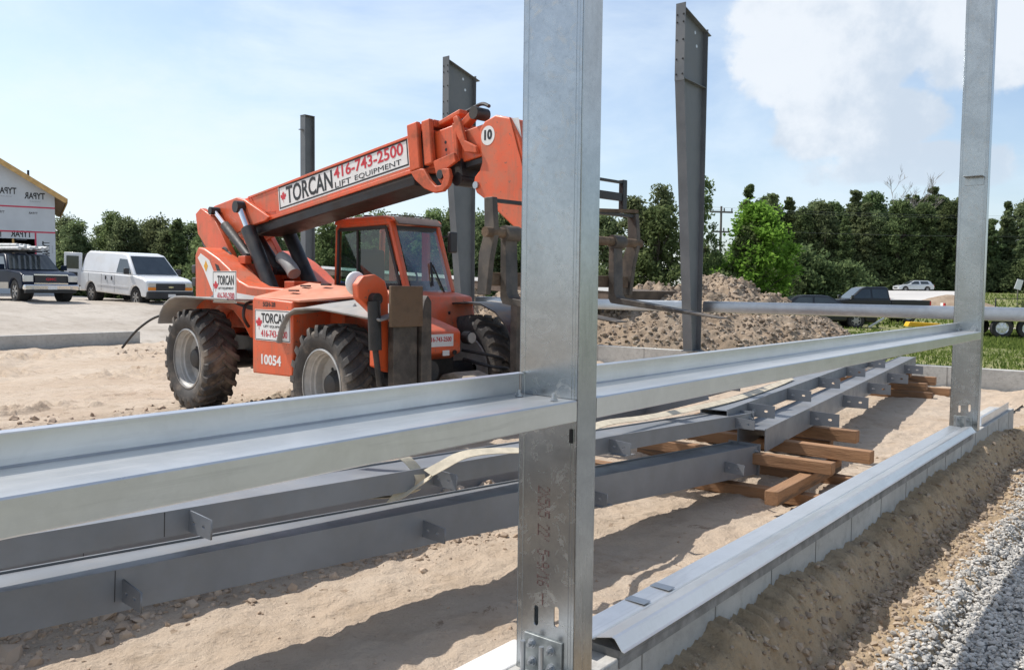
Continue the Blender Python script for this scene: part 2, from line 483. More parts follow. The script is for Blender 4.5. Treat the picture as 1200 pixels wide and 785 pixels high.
# ------------------------------------------------------------------ mesh helpers
class MB:
    def __init__(self):
        self.v = []
        self.f = []

    def add(self, vs, fs):
        o = len(self.v)
        self.v += [tuple(p) for p in vs]
        self.f += [tuple(i + o for i in f) for f in fs]
        return self

    def box(self, x0, x1, y0, y1, z0, z1):
        return self.add([(x0, y0, z0), (x1, y0, z0), (x1, y1, z0), (x0, y1, z0), (x0, y0, z1), (x1, y0, z1), (x1, y1, z1), (x0, y1, z1)],
                        [(0, 3, 2, 1), (4, 5, 6, 7), (0, 1, 5, 4), (1, 2, 6, 5), (2, 3, 7, 6), (3, 0, 4, 7)])

    def obox(self, mtx, sx, sy, sz):
        vs = [mtx @ Vector((a * sx / 2, b * sy / 2, c * sz / 2)) for c in (-1, 1) for a, b in ((-1, -1), (1, -1), (1, 1), (-1, 1))]
        return self.add(vs, [(0, 3, 2, 1), (4, 5, 6, 7), (0, 1, 5, 4), (1, 2, 6, 5), (2, 3, 7, 6), (3, 0, 4, 7)])

    def beam(self, p0, p1, w, h, upv=(0, 0, 1), w1=None, h1=None):
        p0, p1 = Vector(p0), Vector(p1)
        d = (p1 - p0).normalized()
        s = d.cross(Vector(upv)).normalized()
        t = s.cross(d)
        w1 = w if w1 is None else w1
        h1 = h if h1 is None else h1
        vs = []
        for p, a, b in ((p0, w, h), (p1, w1, h1)):
            vs += [p + s * (i * a / 2) + t * (j * b / 2) for i, j in ((-1, -1), (1, -1), (1, 1), (-1, 1))]
        return self.add(vs, [(0, 3, 2, 1), (4, 5, 6, 7), (0, 1, 5, 4), (1, 2, 6, 5), (2, 3, 7, 6), (3, 0, 4, 7)])

    def cyl(self, p0, p1, r, n=16, r1=None, cap=True):
        p0, p1 = Vector(p0), Vector(p1)
        d = (p1 - p0).normalized()
        a = Vector((0, 0, 1)) if abs(d.z) < 0.9 else Vector((1, 0, 0))
        s = d.cross(a).normalized()
        t = d.cross(s)
        r1 = r if r1 is None else r1
        vs = []
        for p, rr in ((p0, r), (p1, r1)):
            vs += [p + (s * cos(2 * pi * k / n) + t * sin(2 * pi * k / n)) * rr for k in range(n)]
        fs = [(k, (k + 1) % n, n + (k + 1) % n, n + k) for k in range(n)]
        if cap:
            fs += [tuple(range(n))[::-1], tuple(range(n, 2 * n))]
        return self.add(vs, fs)

    def tube(self, pts, r, n=8, closed=False):
        pts = [Vector(p) for p in pts]
        rs = r if isinstance(r, (list, tuple)) else [r] * len(pts)
        vs = []
        prev = None
        for i, p in enumerate(pts):
            d = (pts[min(i + 1, len(pts) - 1)] - pts[max(i - 1, 0)]).normalized()
            if prev is None:
                a = Vector((0, 0, 1)) if abs(d.z) < 0.9 else Vector((1, 0, 0))
                s = d.cross(a).normalized()
            else:
                s = (prev - d * prev.dot(d)).normalized()
            prev = s
            t = d.cross(s)
            vs += [p + (s * cos(2 * pi * k / n) + t * sin(2 * pi * k / n)) * rs[i] for k in range(n)]
        m = len(pts)
        fs = [(i * n + k, i * n + (k + 1) % n, (i + 1) * n + (k + 1) % n, (i + 1) * n + k) for i in range(m - 1) for k in range(n)]
        fs += [tuple(range(n))[::-1], tuple(range((m - 1) * n, m * n))]
        return self.add(vs, fs)

    def ribbon(self, pts, side, w, t=0.004):
        """flat strap along pts, side = width direction(s)"""
        pts = [Vector(p) for p in pts]
        vs = []
        m = len(pts)
        for i, p in enumerate(pts):
            s = Vector(side[i] if isinstance(side, list) else side).normalized()
            d = (pts[min(i + 1, m - 1)] - pts[max(i - 1, 0)]).normalized()
            nn = s.cross(d).normalized()
            vs += [p - s * w / 2 - nn * t / 2, p + s * w / 2 - nn * t / 2, p + s * w / 2 + nn * t / 2, p - s * w / 2 + nn * t / 2]
        fs = [(i * 4 + k, i * 4 + (k + 1) % 4, i * 4 + 4 + (k + 1) % 4, i * 4 + 4 + k) for i in range(m - 1) for k in range(4)]
        fs += [(3, 2, 1, 0), tuple((m - 1) * 4 + k for k in range(4))]
        return self.add(vs, fs)

    def prism(self, poly, axis, a, b):
        """poly of 2-D points, extruded along axis from a to b; (x,z) for axis y, (y,z) for x, (x,y) for z"""
        n = len(poly)

        def P(q, t):
            return {'y': (q[0], t, q[1]), 'x': (t, q[0], q[1]), 'z': (q[0], q[1], t)}[axis]
        vs = [P(q, a) for q in poly] + [P(q, b) for q in poly]
        fs = [(k, (k + 1) % n, n + (k + 1) % n, n + k) for k in range(n)] + [tuple(range(n))[::-1], tuple(range(n, 2 * n))]
        return self.add(vs, fs)

    def strip(self, line, axis, a, b, t):
        """open polyline sheet with thickness t"""
        pts = [Vector((p[0], p[1])) for p in line]
        m = len(pts)
        off = []
        for i in range(m):
            d = (pts[min(i + 1, m - 1)] - pts[max(i - 1, 0)]).normalized()
            off.append(pts[i] + Vector((-d.y, d.x)) * t)
        poly = [tuple(p) for p in pts] + [tuple(p) for p in reversed(off)]

        def P(q, tt):
            return {'y': (q[0], tt, q[1]), 'x': (tt, q[0], q[1]), 'z': (q[0], q[1], tt)}[axis]
        n = 2 * m
        vs = [P(q, a) for q in poly] + [P(q, b) for q in poly]
        fs = [(k, (k + 1) % n, n + (k + 1) % n, n + k) for k in range(n)]
        for i in range(m - 1):
            fs += [(i, i + 1, n - 2 - i, n - 1 - i)[::-1], (n + i, n + i + 1, 2 * n - 2 - i, 2 * n - 1 - i)]
        return self.add(vs, fs)

    def lathe(self, prof, c, n=40, axis='y', closed=False):
        """prof: (radius, offset along axis)"""
        c = Vector(c)
        m = len(prof)
        vs = []
        for r, h in prof:
            for k in range(n):
                a = 2 * pi * k / n
                if axis == 'y':
                    vs.append(c + Vector((r * cos(a), h, r * sin(a))))
                elif axis == 'x':
                    vs.append(c + Vector((h, r * cos(a), r * sin(a))))
                else:
                    vs.append(c + Vector((r * cos(a), r * sin(a), h)))
        rng_ = range(m) if closed else range(m - 1)
        fs = [(i * n + k, i * n + (k + 1) % n, ((i + 1) % m) * n + (k + 1) % n, ((i + 1) % m) * n + k) for i in rng_ for k in range(n)]
        return self.add(vs, fs)

    def ball(self, c, r, n=14, m=8):
        c = Vector(c)
        rr = r if isinstance(r, (tuple, list)) else (r, r, r)
        vs = []
        for j in range(m + 1):
            ph = pi * j / m
            for k in range(n):
                a = 2 * pi * k / n
                vs.append(c + Vector((rr[0] * sin(ph) * cos(a), rr[1] * sin(ph) * sin(a), rr[2] * cos(ph))))
        fs = [(j * n + k, j * n + (k + 1) % n, (j + 1) * n + (k + 1) % n, (j + 1) * n + k) for j in range(m) for k in range(n)]
        return self.add(vs, fs)

    def mesh(self, name, smooth=None, weld=True):
        me = bpy.data.meshes.new(name)
        me.from_pydata(self.v, [], self.f)
        bm = bmesh.new()
        bm.from_mesh(me)
        if weld:
            bmesh.ops.remove_doubles(bm, verts=bm.verts, dist=1e-5)
        bmesh.ops.recalc_face_normals(bm, faces=bm.faces)
        bm.to_mesh(me)
        bm.free()
        if smooth:
            for p in me.polygons:
                p.use_smooth = True
            me.set_sharp_from_angle(angle=radians(smooth))
        me.update()
        return me


def link(name, me, m, parent=None, bevel=0.0, seg=2):
    o = bpy.data.objects.new(name, me)
    if m is not None:
        if len(me.materials) == 0:
            me.materials.append(m)
    COL.objects.link(o)
    if parent is not None:
        o.parent = parent
    if bevel:
        b = o.modifiers.new('bevel', 'BEVEL')
        b.width = bevel
        b.segments = seg
        b.limit_method = 'ANGLE'
        b.angle_limit = radians(38)
    return o


def part(name, mb, m, parent, smooth=None, bevel=0.0, seg=2, label=None, kind=None):
    o = link(name, mb.mesh(name, smooth if smooth else (35 if bevel else None)), m, parent, bevel, seg)
    if label:
        o['label'] = label
    if kind:
        o['kind'] = kind
    return o


def tag(o, label, cat, group=None):
    o['label'] = label
    o['category'] = cat
    if group:
        o['group'] = group
    return o


def thing(name, label, cat, loc=(0, 0, 0), rz=0.0, group=None):
    o = bpy.data.objects.new(name, None)
    o.empty_display_size = 0.2
    COL.objects.link(o)
    o.location = loc
    o.rotation_euler = (0, 0, rz)
    return tag(o, label, cat, group)


def struct(o):
    o['kind'] = 'structure'
    return o


def copy_tree(o, parent=None):
    c = o.copy()
    COL.objects.link(c)
    if parent is not None:
        c.parent = parent
    for ch in list(o.children):
        copy_tree(ch, c)
    return c


def plate_mesh(name, outline, holes, depth):
    """flat plate with real holes: 2-D outline and hole loops, thickness depth (local xy, z = thickness)"""
    cu = bpy.data.curves.new(name, 'CURVE')
    cu.dimensions = '2D'
    cu.fill_mode = 'BOTH'
    cu.extrude = depth / 2
    for loop in [outline] + holes:
        sp = cu.splines.new('POLY')
        sp.points.add(len(loop) - 1)
        for i, p in enumerate(loop):
            sp.points[i].co = (p[0], p[1], 0, 1)
        sp.use_cyclic_u = True
    o = bpy.data.objects.new(name, cu)
    COL.objects.link(o)
    me = bpy.data.meshes.new_from_object(o.evaluated_get(bpy.context.evaluated_depsgraph_get()))
    bpy.data.objects.remove(o)
    bpy.data.curves.remove(cu)
    me.name = name
    me.materials.clear()
    return me


def circ(cx, cy, r, n=12):
    return [(cx + r * cos(2 * pi * k / n), cy + r * sin(2 * pi * k / n)) for k in range(n)]


def slot(cx, cy, w, h, n=6):
    r = w / 2
    a = [(cx + r * cos(pi * k / n), cy + h / 2 - r + r * sin(pi * k / n)) for k in range(n + 1)]
    b = [(cx - r * cos(pi * k / n), cy - h / 2 + r - r * sin(pi * k / n)) for k in range(n + 1)]
    return a + b


def text_mesh(txt, size, bold=0.0, sx=1.0, depth=0.001, spacing=1.0):
    cu = bpy.data.curves.new('lettering', 'FONT')
    cu.body = txt
    cu.size = size
    cu.offset = bold
    cu.extrude = depth
    cu.space_character = spacing
    cu.resolution_u = 3
    o = bpy.data.objects.new('lettering', cu)
    COL.objects.link(o)
    me = bpy.data.meshes.new_from_object(o.evaluated_get(bpy.context.evaluated_depsgraph_get()))
    bpy.data.objects.remove(o)
    bpy.data.curves.remove(cu)
    me.materials.clear()
    xs = [v.co.x for v in me.vertices]
    ys = [v.co.y for v in me.vertices]
    if xs:
        ox, oy = min(xs), min(ys)
        for v in me.vertices:
            v.co.x = (v.co.x - ox) * sx
            v.co.y -= oy
    return me


def fit_text(txt, w, h, bold=0.0, spacing=1.0):
    """lettering stretched into a w x h box with its lower left corner at the origin"""
    me = text_mesh(txt, 1.0, bold, 1.0, 0.001, spacing)
    mx = max(v.co.x for v in me.vertices)
    my = max(v.co.y for v in me.vertices)
    for v in me.vertices:
        v.co.x *= w / mx
        v.co.y *= h / my
    return me


def basis(origin, ex, ey):
    ex, ey = Vector(ex).normalized(), Vector(ey).normalized()
    ez = ex.cross(ey)
    m = Matrix((ex, ey, ez)).transposed().to_4x4()
    m.translation = Vector(origin)
    return m


# ------------------------------------------------------------------ noise for terrain
def _hash(ix, iy, seed):
    h = (ix.astype(np.int64) * 374761393 + iy.astype(np.int64) * 668265263 + seed * 974634777) & 0xFFFFFFFF
    h = ((h ^ (h >> 13)) * 1274126177) & 0xFFFFFFFF
    return ((h ^ (h >> 16)) & 0xFFFF) / 65535.0


def vnoise(x, y, seed=0):
    ix, iy = np.floor(x), np.floor(y)
    fx, fy = x - ix, y - iy
    fx = fx * fx * (3 - 2 * fx)
    fy = fy * fy * (3 - 2 * fy)
    a, b = _hash(ix, iy, seed), _hash(ix + 1, iy, seed)
    c, d = _hash(ix, iy + 1, seed), _hash(ix + 1, iy + 1, seed)
    return (a * (1 - fx) + b * fx) * (1 - fy) + (c * (1 - fx) + d * fx) * fy


def fbm(x, y, octv=5, seed=0, gain=0.5, ridged=False):
    s, amp, tot = 0, 1.0, 0
    for o in range(octv):
        n = vnoise(x * 2 ** o + 17.3 * o, y * 2 ** o - 9.1 * o, seed + o)
        if ridged:
            n = 1 - np.abs(2 * n - 1)
        s = s + amp * n
        tot += amp
        amp *= gain
    return s / tot


def sstep(x, a, b):
    t = np.clip((x - a) / (b - a), 0, 1)
    return t * t * (3 - 2 * t)


def grid_mesh(name, us, vs, hf, m, uvspace=True, smooth=True):
    U, V = np.meshgrid(us, vs, indexing='ij')
    Z = hf(U, V)
    if uvspace:
        X = X0 + U * SU - V * CU
        Y = Y0 + U * CU + V * SU
    else:
        X, Y = U, V
    nu, nv = len(us), len(vs)
    co = np.stack([X, Y, Z], -1).reshape(-1, 3).astype(np.float32)
    idx = np.arange(nu * nv).reshape(nu, nv)
    q = np.stack([idx[:-1, :-1], idx[1:, :-1], idx[1:, 1:], idx[:-1, 1:]], -1).reshape(-1, 4)
    return link(name, np_mesh(name, co, q, smooth), m)


def np_mesh(name, co, q, smooth=False):
    me = bpy.data.meshes.new(name)
    k = q.shape[1]
    me.vertices.add(len(co))
    me.vertices.foreach_set('co', co.reshape(-1).astype(np.float32))
    me.loops.add(q.size)
    me.loops.foreach_set('vertex_index', q.reshape(-1).astype(np.int32))
    me.polygons.add(len(q))
    me.polygons.foreach_set('loop_start', np.arange(0, q.size, k, dtype=np.int32))
    me.polygons.foreach_set('use_smooth', np.full(len(q), bool(smooth)))
    me.update(calc_edges=True)
    return me


def graded(a, b, d0, growth, dmax):
    """coordinates from a to b with steps growing away from a"""
    out, x, d = [a], a, d0
    sgn = 1 if b > a else -1
    while (b - x) * sgn > 0:
        x += sgn * d
        d = min(d * growth, dmax)
        out.append(x)
    out[-1] = b
    return out


ICO_V = None


def ico():
    bm = bmesh.new()
    bmesh.ops.create_icosphere(bm, subdivisions=1, radius=1.0)
    v = np.array([p.co[:] for p in bm.verts])
    f = np.array([[w.index for w in p.verts] for p in bm.faces])
    bm.free()
    return v, f


def scatter_stones(name, pos, size, m, flat=0.7, smooth=False):
    """one mesh of many lumpy stones: pos (n,3), size (n,)"""
    v, f = ico()
    n = len(pos)
    jit = 1 + rng.uniform(-0.36, 0.36, (n, len(v), 1))
    P = v[None] * jit * rng.uniform(0.55, 1.30, (n, 1, 3))
    a = rng.uniform(0, 2 * pi, n)
    b = rng.uniform(0, 2 * pi, n)
    ca, sa, cb, sb = np.cos(a), np.sin(a), np.cos(b), np.sin(b)
    Rz = np.zeros((n, 3, 3)); Rz[:, 0, 0] = ca; Rz[:, 0, 1] = -sa; Rz[:, 1, 0] = sa; Rz[:, 1, 1] = ca; Rz[:, 2, 2] = 1
    Rx = np.zeros((n, 3, 3)); Rx[:, 0, 0] = 1; Rx[:, 1, 1] = cb; Rx[:, 1, 2] = -sb; Rx[:, 2, 1] = sb; Rx[:, 2, 2] = cb
    P = np.einsum('nij,nkj->nki', Rz @ Rx, P)
    P[:, :, 2] *= flat
    P = P * size[:, None, None] + pos[:, None, :]
    F = f[None] + (np.arange(n) * len(v))[:, None, None]
    me = np_mesh(name, P.reshape(-1, 3), F.reshape(-1, 3), smooth)
    return link(name, me, m)

# =================================================================== TERRAIN
HF = 0.345      # top of the foundation wall
UE = 8.72       # near wall ends here
US = 14.05      # far side wall
VE = 20.78      # opposite end wall


def h_far(X, Y):
    """ground level away from the building (world coordinates)"""
    u, v = to_uv(X, Y)
    left = 0.92 * sstep(v, 21.0, 33.0) + 0.45 * sstep(v, 33.0, 70.0)
    left = left * (1 - sstep(u, 15.0, 30.0))
    far = 1.74 * sstep(Y, 62.0, 103.0) - 0.35 * sstep(Y, 110.0, 125.0)
    z = np.maximum(left, far * sstep(X, -8, 20))
    return z + 0.10 * (fbm(X * 0.35, Y * 0.35, 4, 3) - 0.5)


def h_ground(X, Y):
    u, v = to_uv(X, Y)
    z = h_far(X, Y) - 0.03
    inside = (u > -32) & (u < US + 0.2) & (v > -3.5) & (v < VE + 0.25)
    return np.where(inside, -0.62, z)


xs = sorted(set(graded(0, 900, 1.2, 1.06, 60) + graded(0, -900, 1.2, 1.06, 60)))
ys = sorted(set(graded(0, 1800, 1.2, 1.05, 70) + graded(0, -200, 1.5, 1.2, 40)))
ground = struct(grid_mesh('ground', xs, ys, h_ground, FIELD, uvspace=False))


# --- sand inside the foundation
def h_sand(u, v):
    z = 0.085 * (fbm(u * 0.55, v * 0.55, 4, 21) - 0.5) + 0.085 * (fbm(u * 2.3, v * 2.3, 5, 5) - 0.5)
    z = z + 0.030 * (fbm(u * 7, v * 7, 4, 8, ridged=True) - 0.5) * (0.4 + 1.2 * fbm(u * 0.8, v * 0.8, 3, 9))
    # ridge thrown up under the rafters, with a slumped front
    vr = 2.72 - 0.26 * np.maximum(u - 0.7, 0) + 0.16 * (fbm(u * 2.1, u * 0, 4, 31) - 0.5)
    dv = v - vr
    amp = (1 - sstep(u, 1.9, 3.2)) * (0.6 + 0.8 * fbm(u * 1.7 + 3, v * 0.2, 3, 44))
    lump = 0.6 + 0.8 * fbm(u * 6, v * 6, 4, 77, ridged=True)
    prof = np.where(dv < 0, np.exp(-(dv / 0.13) ** 2), np.exp(-(dv / 0.6) ** 2))
    z = z + 0.17 * amp * prof * lump
    far = sstep(v, 5.0, 8.0)
    z = z * (1 - 0.45 * far) + far * 0.5 * np.maximum(0, fbm(u * 2.6, v * 3.4, 4, 15, ridged=True, gain=0.6) - 0.66) * sstep(fbm(u * 0.35, v * 0.6, 3, 19), 0.42, 0.62)
    # low heap near the post and wheel ruts
    z = z + 0.10 * np.exp(-(((u - 2.6) / 0.7) ** 2 + ((v - 2.3) / 0.35) ** 2)) * lump
    rut = np.exp(-((v - 6.15 - 0.12 * np.sin(u * 0.6)) / 0.22) ** 2) + np.exp(-((v - 8.6 - 0.1 * np.sin(u * 0.5)) / 0.25) ** 2)
    z = z + 0.016 * rut * np.sin(2 * pi * u / 0.21 + 5 * np.abs(np.sin(v * 7)))
    z = z - 0.085 * rut * (0.5 + 1.0 * fbm(u * 3, v * 3, 3, 12, ridged=True))
    track = np.exp(-((u - 0.55 * v + 4.5) / 0.3) ** 2) * sstep(v, 6, 9)
    z = z - 0.04 * track + 0.05 * np.exp(-((u - 0.55 * v + 4.95) / 0.16) ** 2) * sstep(v, 6, 9) * fbm(u * 3, v * 3, 3, 14, ridged=True)
    z = z + 0.12 * (sstep(v, 0.9, 0.25)) * fbm(u * 2.0, v * 3, 4, 52) + 0.02 * sstep(v, 19.5, 20.7)
    z = z - 0.06 * np.exp(-(((u - 4.05) / 0.6) ** 2 + ((v - 6.6) / 0.6) ** 2))
    return z


us = sorted(set(np.round(np.concatenate([np.arange(-3, 5.5, 0.022), np.arange(5.5, 9, 0.04), np.arange(9, 13.9, 0.08), -3 - np.cumsum(np.full(120, 0.20)), [13.99]]), 4)))
vs = sorted(set(np.round(np.concatenate([np.arange(0.26, 3.2, 0.02), np.arange(3.2, 6, 0.035), np.arange(6, 12, 0.06), np.arange(12, VE - 0.08, 0.14), [VE - 0.02]]), 4)))
sand = struct(grid_mesh('sand_floor', us, vs, h_sand, SAND))


apron = struct(grid_mesh('sand_floor', np.arange(UE + 0.004, 14.03, 0.06), np.arange(-0.62, 0.31, 0.06), lambda u, v: h_sand(u, np.maximum(v, 0.3)) - 0.02 - 0.05 * sstep(-v, 0.2, 0.6), SAND))


# --- soil bank and trench outside the wall, then the gravel path
def h_trench(u, v):
    d = -v
    top = 0.200 + 0.10 * (fbm(u * 1.3, u * 0 + 3, 4, 61) - 0.5) + 0.075 * (fbm(u * 4.3, d * 0, 5, 62, gain=0.6) - 0.5)
    top = np.where(u < 0.75, np.minimum(top, 0.16 + 0.06 * u), top) - 0.10 * sstep(u, 7.6, 8.6)
    stri = fbm(u * 15, d * 1.5, 4, 63, ridged=True)
    wd = 0.15 + 0.10 * fbm(u * 1.9, u * 0, 3, 64)
    t = np.clip(d / wd, 0, 1.6)
    base = -0.085 + 0.05 * fbm(u * 2.5, d * 2.5, 3, 65)
    z = base + (top - base) * np.clip(1 - 0.22 * t - 0.78 * sstep(t, 0.45, 1.35), 0, 1)
    z = z + 0.11 * (stri - 0.55) * np.exp(-((d - 0.09) / 0.12) ** 2)
    z = z + 0.075 * (fbm(u * 8, d * 8, 5, 66, ridged=True) - 0.5) * sstep(d, 0.1, 0.25)
    z = z + 0.07 * sstep(d, 0.42, 0.60) - 0.10 * sstep(d, 0.60, 0.73)
    return z


us2 = np.concatenate([np.arange(-2.2, 5.6, 0.013), np.arange(5.6, 9.4, 0.03)])
vs2 = np.concatenate([-np.arange(0.74, 0.0, -0.013), [0.001]])
soil = struct(grid_mesh('soil_bank', us2, vs2, h_trench, SOIL))
us3 = np.concatenate([np.arange(-60, -6, 1.5), np.arange(-6, 13.9, 0.10), np.arange(13.9, 40, 1.5)])
vs3 = np.concatenate([np.arange(-60, -9, 1.5), np.arange(-9, -0.50, 0.10)])


def h_bed(u, v):
    return -0.025 + 0.035 * (fbm(u * 1.6, v * 1.6, 4, 70) - 0.5) * 2 - 0.09 * sstep(-v, 0.72, 0.52)


bed = struct(grid_mesh('gravel_path', us3, vs3, h_bed, BEDM))

# gravel stones by the wall: far too many to count
N = 32000
gu = np.concatenate([rng.uniform(0.9, 6.2, N), rng.uniform(6.0, 9.6, 5000)])
gv = -np.concatenate([0.40 + rng.beta(1.3, 1.0, N) * 1.25, 0.16 + rng.random(5000) * 1.1])
keep = rng.random(len(gu)) < sstep(-gv + 0.20 * sstep(gu, 4.0, 8.3) + 0.10 * (fbm(gu * 2.0, gu * 0, 3, 71) - 0.5), 0.42, 0.62) * 0.98 + 0.015
gu, gv = gu[keep], gv[keep]
gs = rng.uniform(0.0055, 0.0145, len(gu)) * (1 + 0.5 * (rng.random(len(gu)) > 0.93))
gz = np.where(-gv < 0.74, np.maximum(h_trench(gu, gv), h_bed(gu, gv)), h_bed(gu, gv)) + gs * 0.35 + rng.uniform(0, 0.014, len(gu))
pos = np.stack([X0 + gu * SU - gv * CU, Y0 + gu * CU + gv * SU, gz], -1)
gravel = scatter_stones('gravel', pos, gs, STONE, 0.8)
gravel['kind'] = 'stuff'

# clods of sand along the ridge and over the floor
n1, n2 = 2600, 6000
cu_ = np.concatenate([rng.uniform(-1.2, 2.6, n1), np.where(rng.random(n2) < 0.35, rng.uniform(-2, 7, n2), rng.uniform(-9, 13, n2))])
vr_ = 2.70 - 0.26 * np.maximum(cu_ - 0.7, 0)
cv_ = np.concatenate([vr_[:n1] - 0.16 + rng.normal(0, 0.17, n1), np.where(np.abs(cu_[n1:] - 2.5) < 4.5, rng.uniform(0.5, 9.5, n2), rng.uniform(3.0, 20, n2))])
cs_ = np.concatenate([rng.gamma(1.4, 0.0070, n1), rng.gamma(1.2, 0.0042, n2) * (1 + 2.8 * (cv_[n1:] > 5))]).clip(0.003, 0.06)
cz_ = h_sand(cu_, cv_) + cs_ * 0.05
pos = np.stack([X0 + cu_ * SU - cv_ * CU, Y0 + cu_ * CU + cv_ * SU, cz_], -1)
o = scatter_stones('sand_clods', pos, cs_, CLOD, 0.8)
o['kind'] = 'stuff'
n3 = 5200
cu_ = rng.uniform(0.4, 8.6, n3)
cv_ = -np.abs(rng.normal(0.30, 0.12, n3)).clip(0.05, 0.66)
cs_ = rng.gamma(1.4, 0.0062, n3).clip(0.003, 0.026)
cz_ = h_trench(cu_, cv_) + cs_ * 0.2
pos = np.stack([X0 + cu_ * SU - cv_ * CU, Y0 + cu_ * CU + cv_ * SU, cz_], -1)
o = scatter_stones('soil_clods', pos, cs_, CLOD_D, 0.85)
o['kind'] = 'stuff'


# --- raised yard beyond the opposite end wall
def h_yard(u, v):
    X = X0 + u * SU - v * CU
    Y = Y0 + u * CU + v * SU
    return h_far(X, Y) + 0.012 + 0.20 * sstep(v, VE + 0.1, VE + 2.5) * (1 - sstep(v, 24, 32)) + 0.10 * (fbm(u * 0.9, v * 0.9, 5, 81, gain=0.6) - 0.5) + 0.05 * np.maximum(0, fbm(u * 0.5, v * 2.2, 4, 82, ridged=True) - 0.6)


yard = struct(grid_mesh('yard', np.arange(-45, 26, 0.3), np.concatenate([np.arange(VE + 0.10, 40, 0.2), np.arange(40, 62, 0.6)]), h_yard, YARD))


strip = struct(grid_mesh('field', np.concatenate([[US + 0.252], np.arange(US + 0.5, 26, 0.35)]), np.arange(-7, 21.3, 0.35),
                         lambda u, v: h_far(X0 + u * SU - v * CU, Y0 + u * CU + v * SU) + 0.012 + 0.02 * (fbm(u * 2, v * 2, 4, 83) - 0.5), FIELD))


# --- far road and its pale apron
def h_road(X, Y):
    return np.full_like(X, 1.70) + 0.06


road = struct(grid_mesh('road', np.arange(-30, 260, 4.0), [104.0, 107, 110, 113.0], h_road, ROAD, uvspace=False))
av, ay = np.meshgrid(np.linspace(0.440, 0.535, 14), np.arange(60, 104.5, 1.0), indexing='ij')
ax_ = av * ay
co_ = np.stack([ax_, ay, h_far(ax_, ay) + 0.14], -1).reshape(-1, 3)
ii = np.arange(av.size).reshape(av.shape)
apr = struct(link('gravel_apron', np_mesh('gravel_apron', co_, np.stack([ii[:-1, :-1], ii[1:, :-1], ii[1:, 1:], ii[:-1, 1:]], -1).reshape(-1, 4), True), ROAD))
path = struct(grid_mesh('dirt_track', np.arange(20.0, 44, 0.5), np.arange(38.0, 40.2, 0.3), lambda X, Y: h_far(X, Y) + 0.02, YARD, uvspace=False))

# =================================================================== FOUNDATION AND STEEL FRAME
def wall_thing(name, label, u0, u1, v0, v1, z0, z1, seams_face=None, step=0.61, cat='wall', seams_u=True):
    o = thing(name, label, cat, W(u0, v0, 0), RZ_B)
    mb = MB().box(0, u1 - u0, 0, v1 - v0, z0, z1)
    part('concrete', mb, CONC, o, bevel=0.006, seg=1)
    s = MB()
    if seams_u:
        k = 0.62
        while k < u1 - u0:
            yy = -0.0025 if seams_face == 'near' else (v1 - v0) - 0.0005
            s.box(k - 0.0035, k + 0.0035, yy, yy + 0.004, z0, z1 - 0.004)
            k += step
    else:
        k = 0.9
        while k < v1 - v0:
            s.box(-0.003, 0.002, k - 0.006, k + 0.006, z0, z1 - 0.004)
            k += 1.22
    if s.v:
        part('form_seam', s, mat('seam_grey', (0.24, 0.23, 0.21), 0.9), o)
    return o


wall_thing('foundation_wall', 'low concrete foundation wall under the galvanised posts, banked with soil', -7.5, UE, 0.0, 0.25, -0.55, HF, 'near')
wall_thing('foundation_wall', 'low concrete foundation wall running behind the rafters to the right edge', US, US + 0.25, -4.0, VE + 0.25, -0.5, HF, seams_u=False)
wall_thing('foundation_wall', 'low concrete foundation wall below the gravel yard at the left', -26.0, 9.15, VE, VE + 0.25, -0.5, HF + 0.005, 'far')
p = thing('concrete_pier', 'bright concrete pier behind the foot of the near galvanised post', 'pier', W(-0.62, 0.254, 0), RZ_B)
part('pier_block', MB().box(0, 0.80, 0, 0.14, -0.5, 0.343), mat('sunlit_concrete', (0.66, 0.655, 0.64), 0.9, bump=0.2), p, bevel=0.01)  # sunlit white of the pier is put into its base colour

POST_H = 5.2
WEB_D, FLG = 0.24, 0.107


def hexbolt(mb, c, ax, r=0.013, h=0.012):
    c, ax = Vector(c), Vector(ax)
    mb.cyl(c, c + ax * 0.003, r * 1.35, 14)
    mb.cyl(c + ax * 0.003, c + ax * h, r, 6)
    mb.cyl(c + ax * h, c + ax * (h + 0.012), r * 0.55, 8)
    return mb


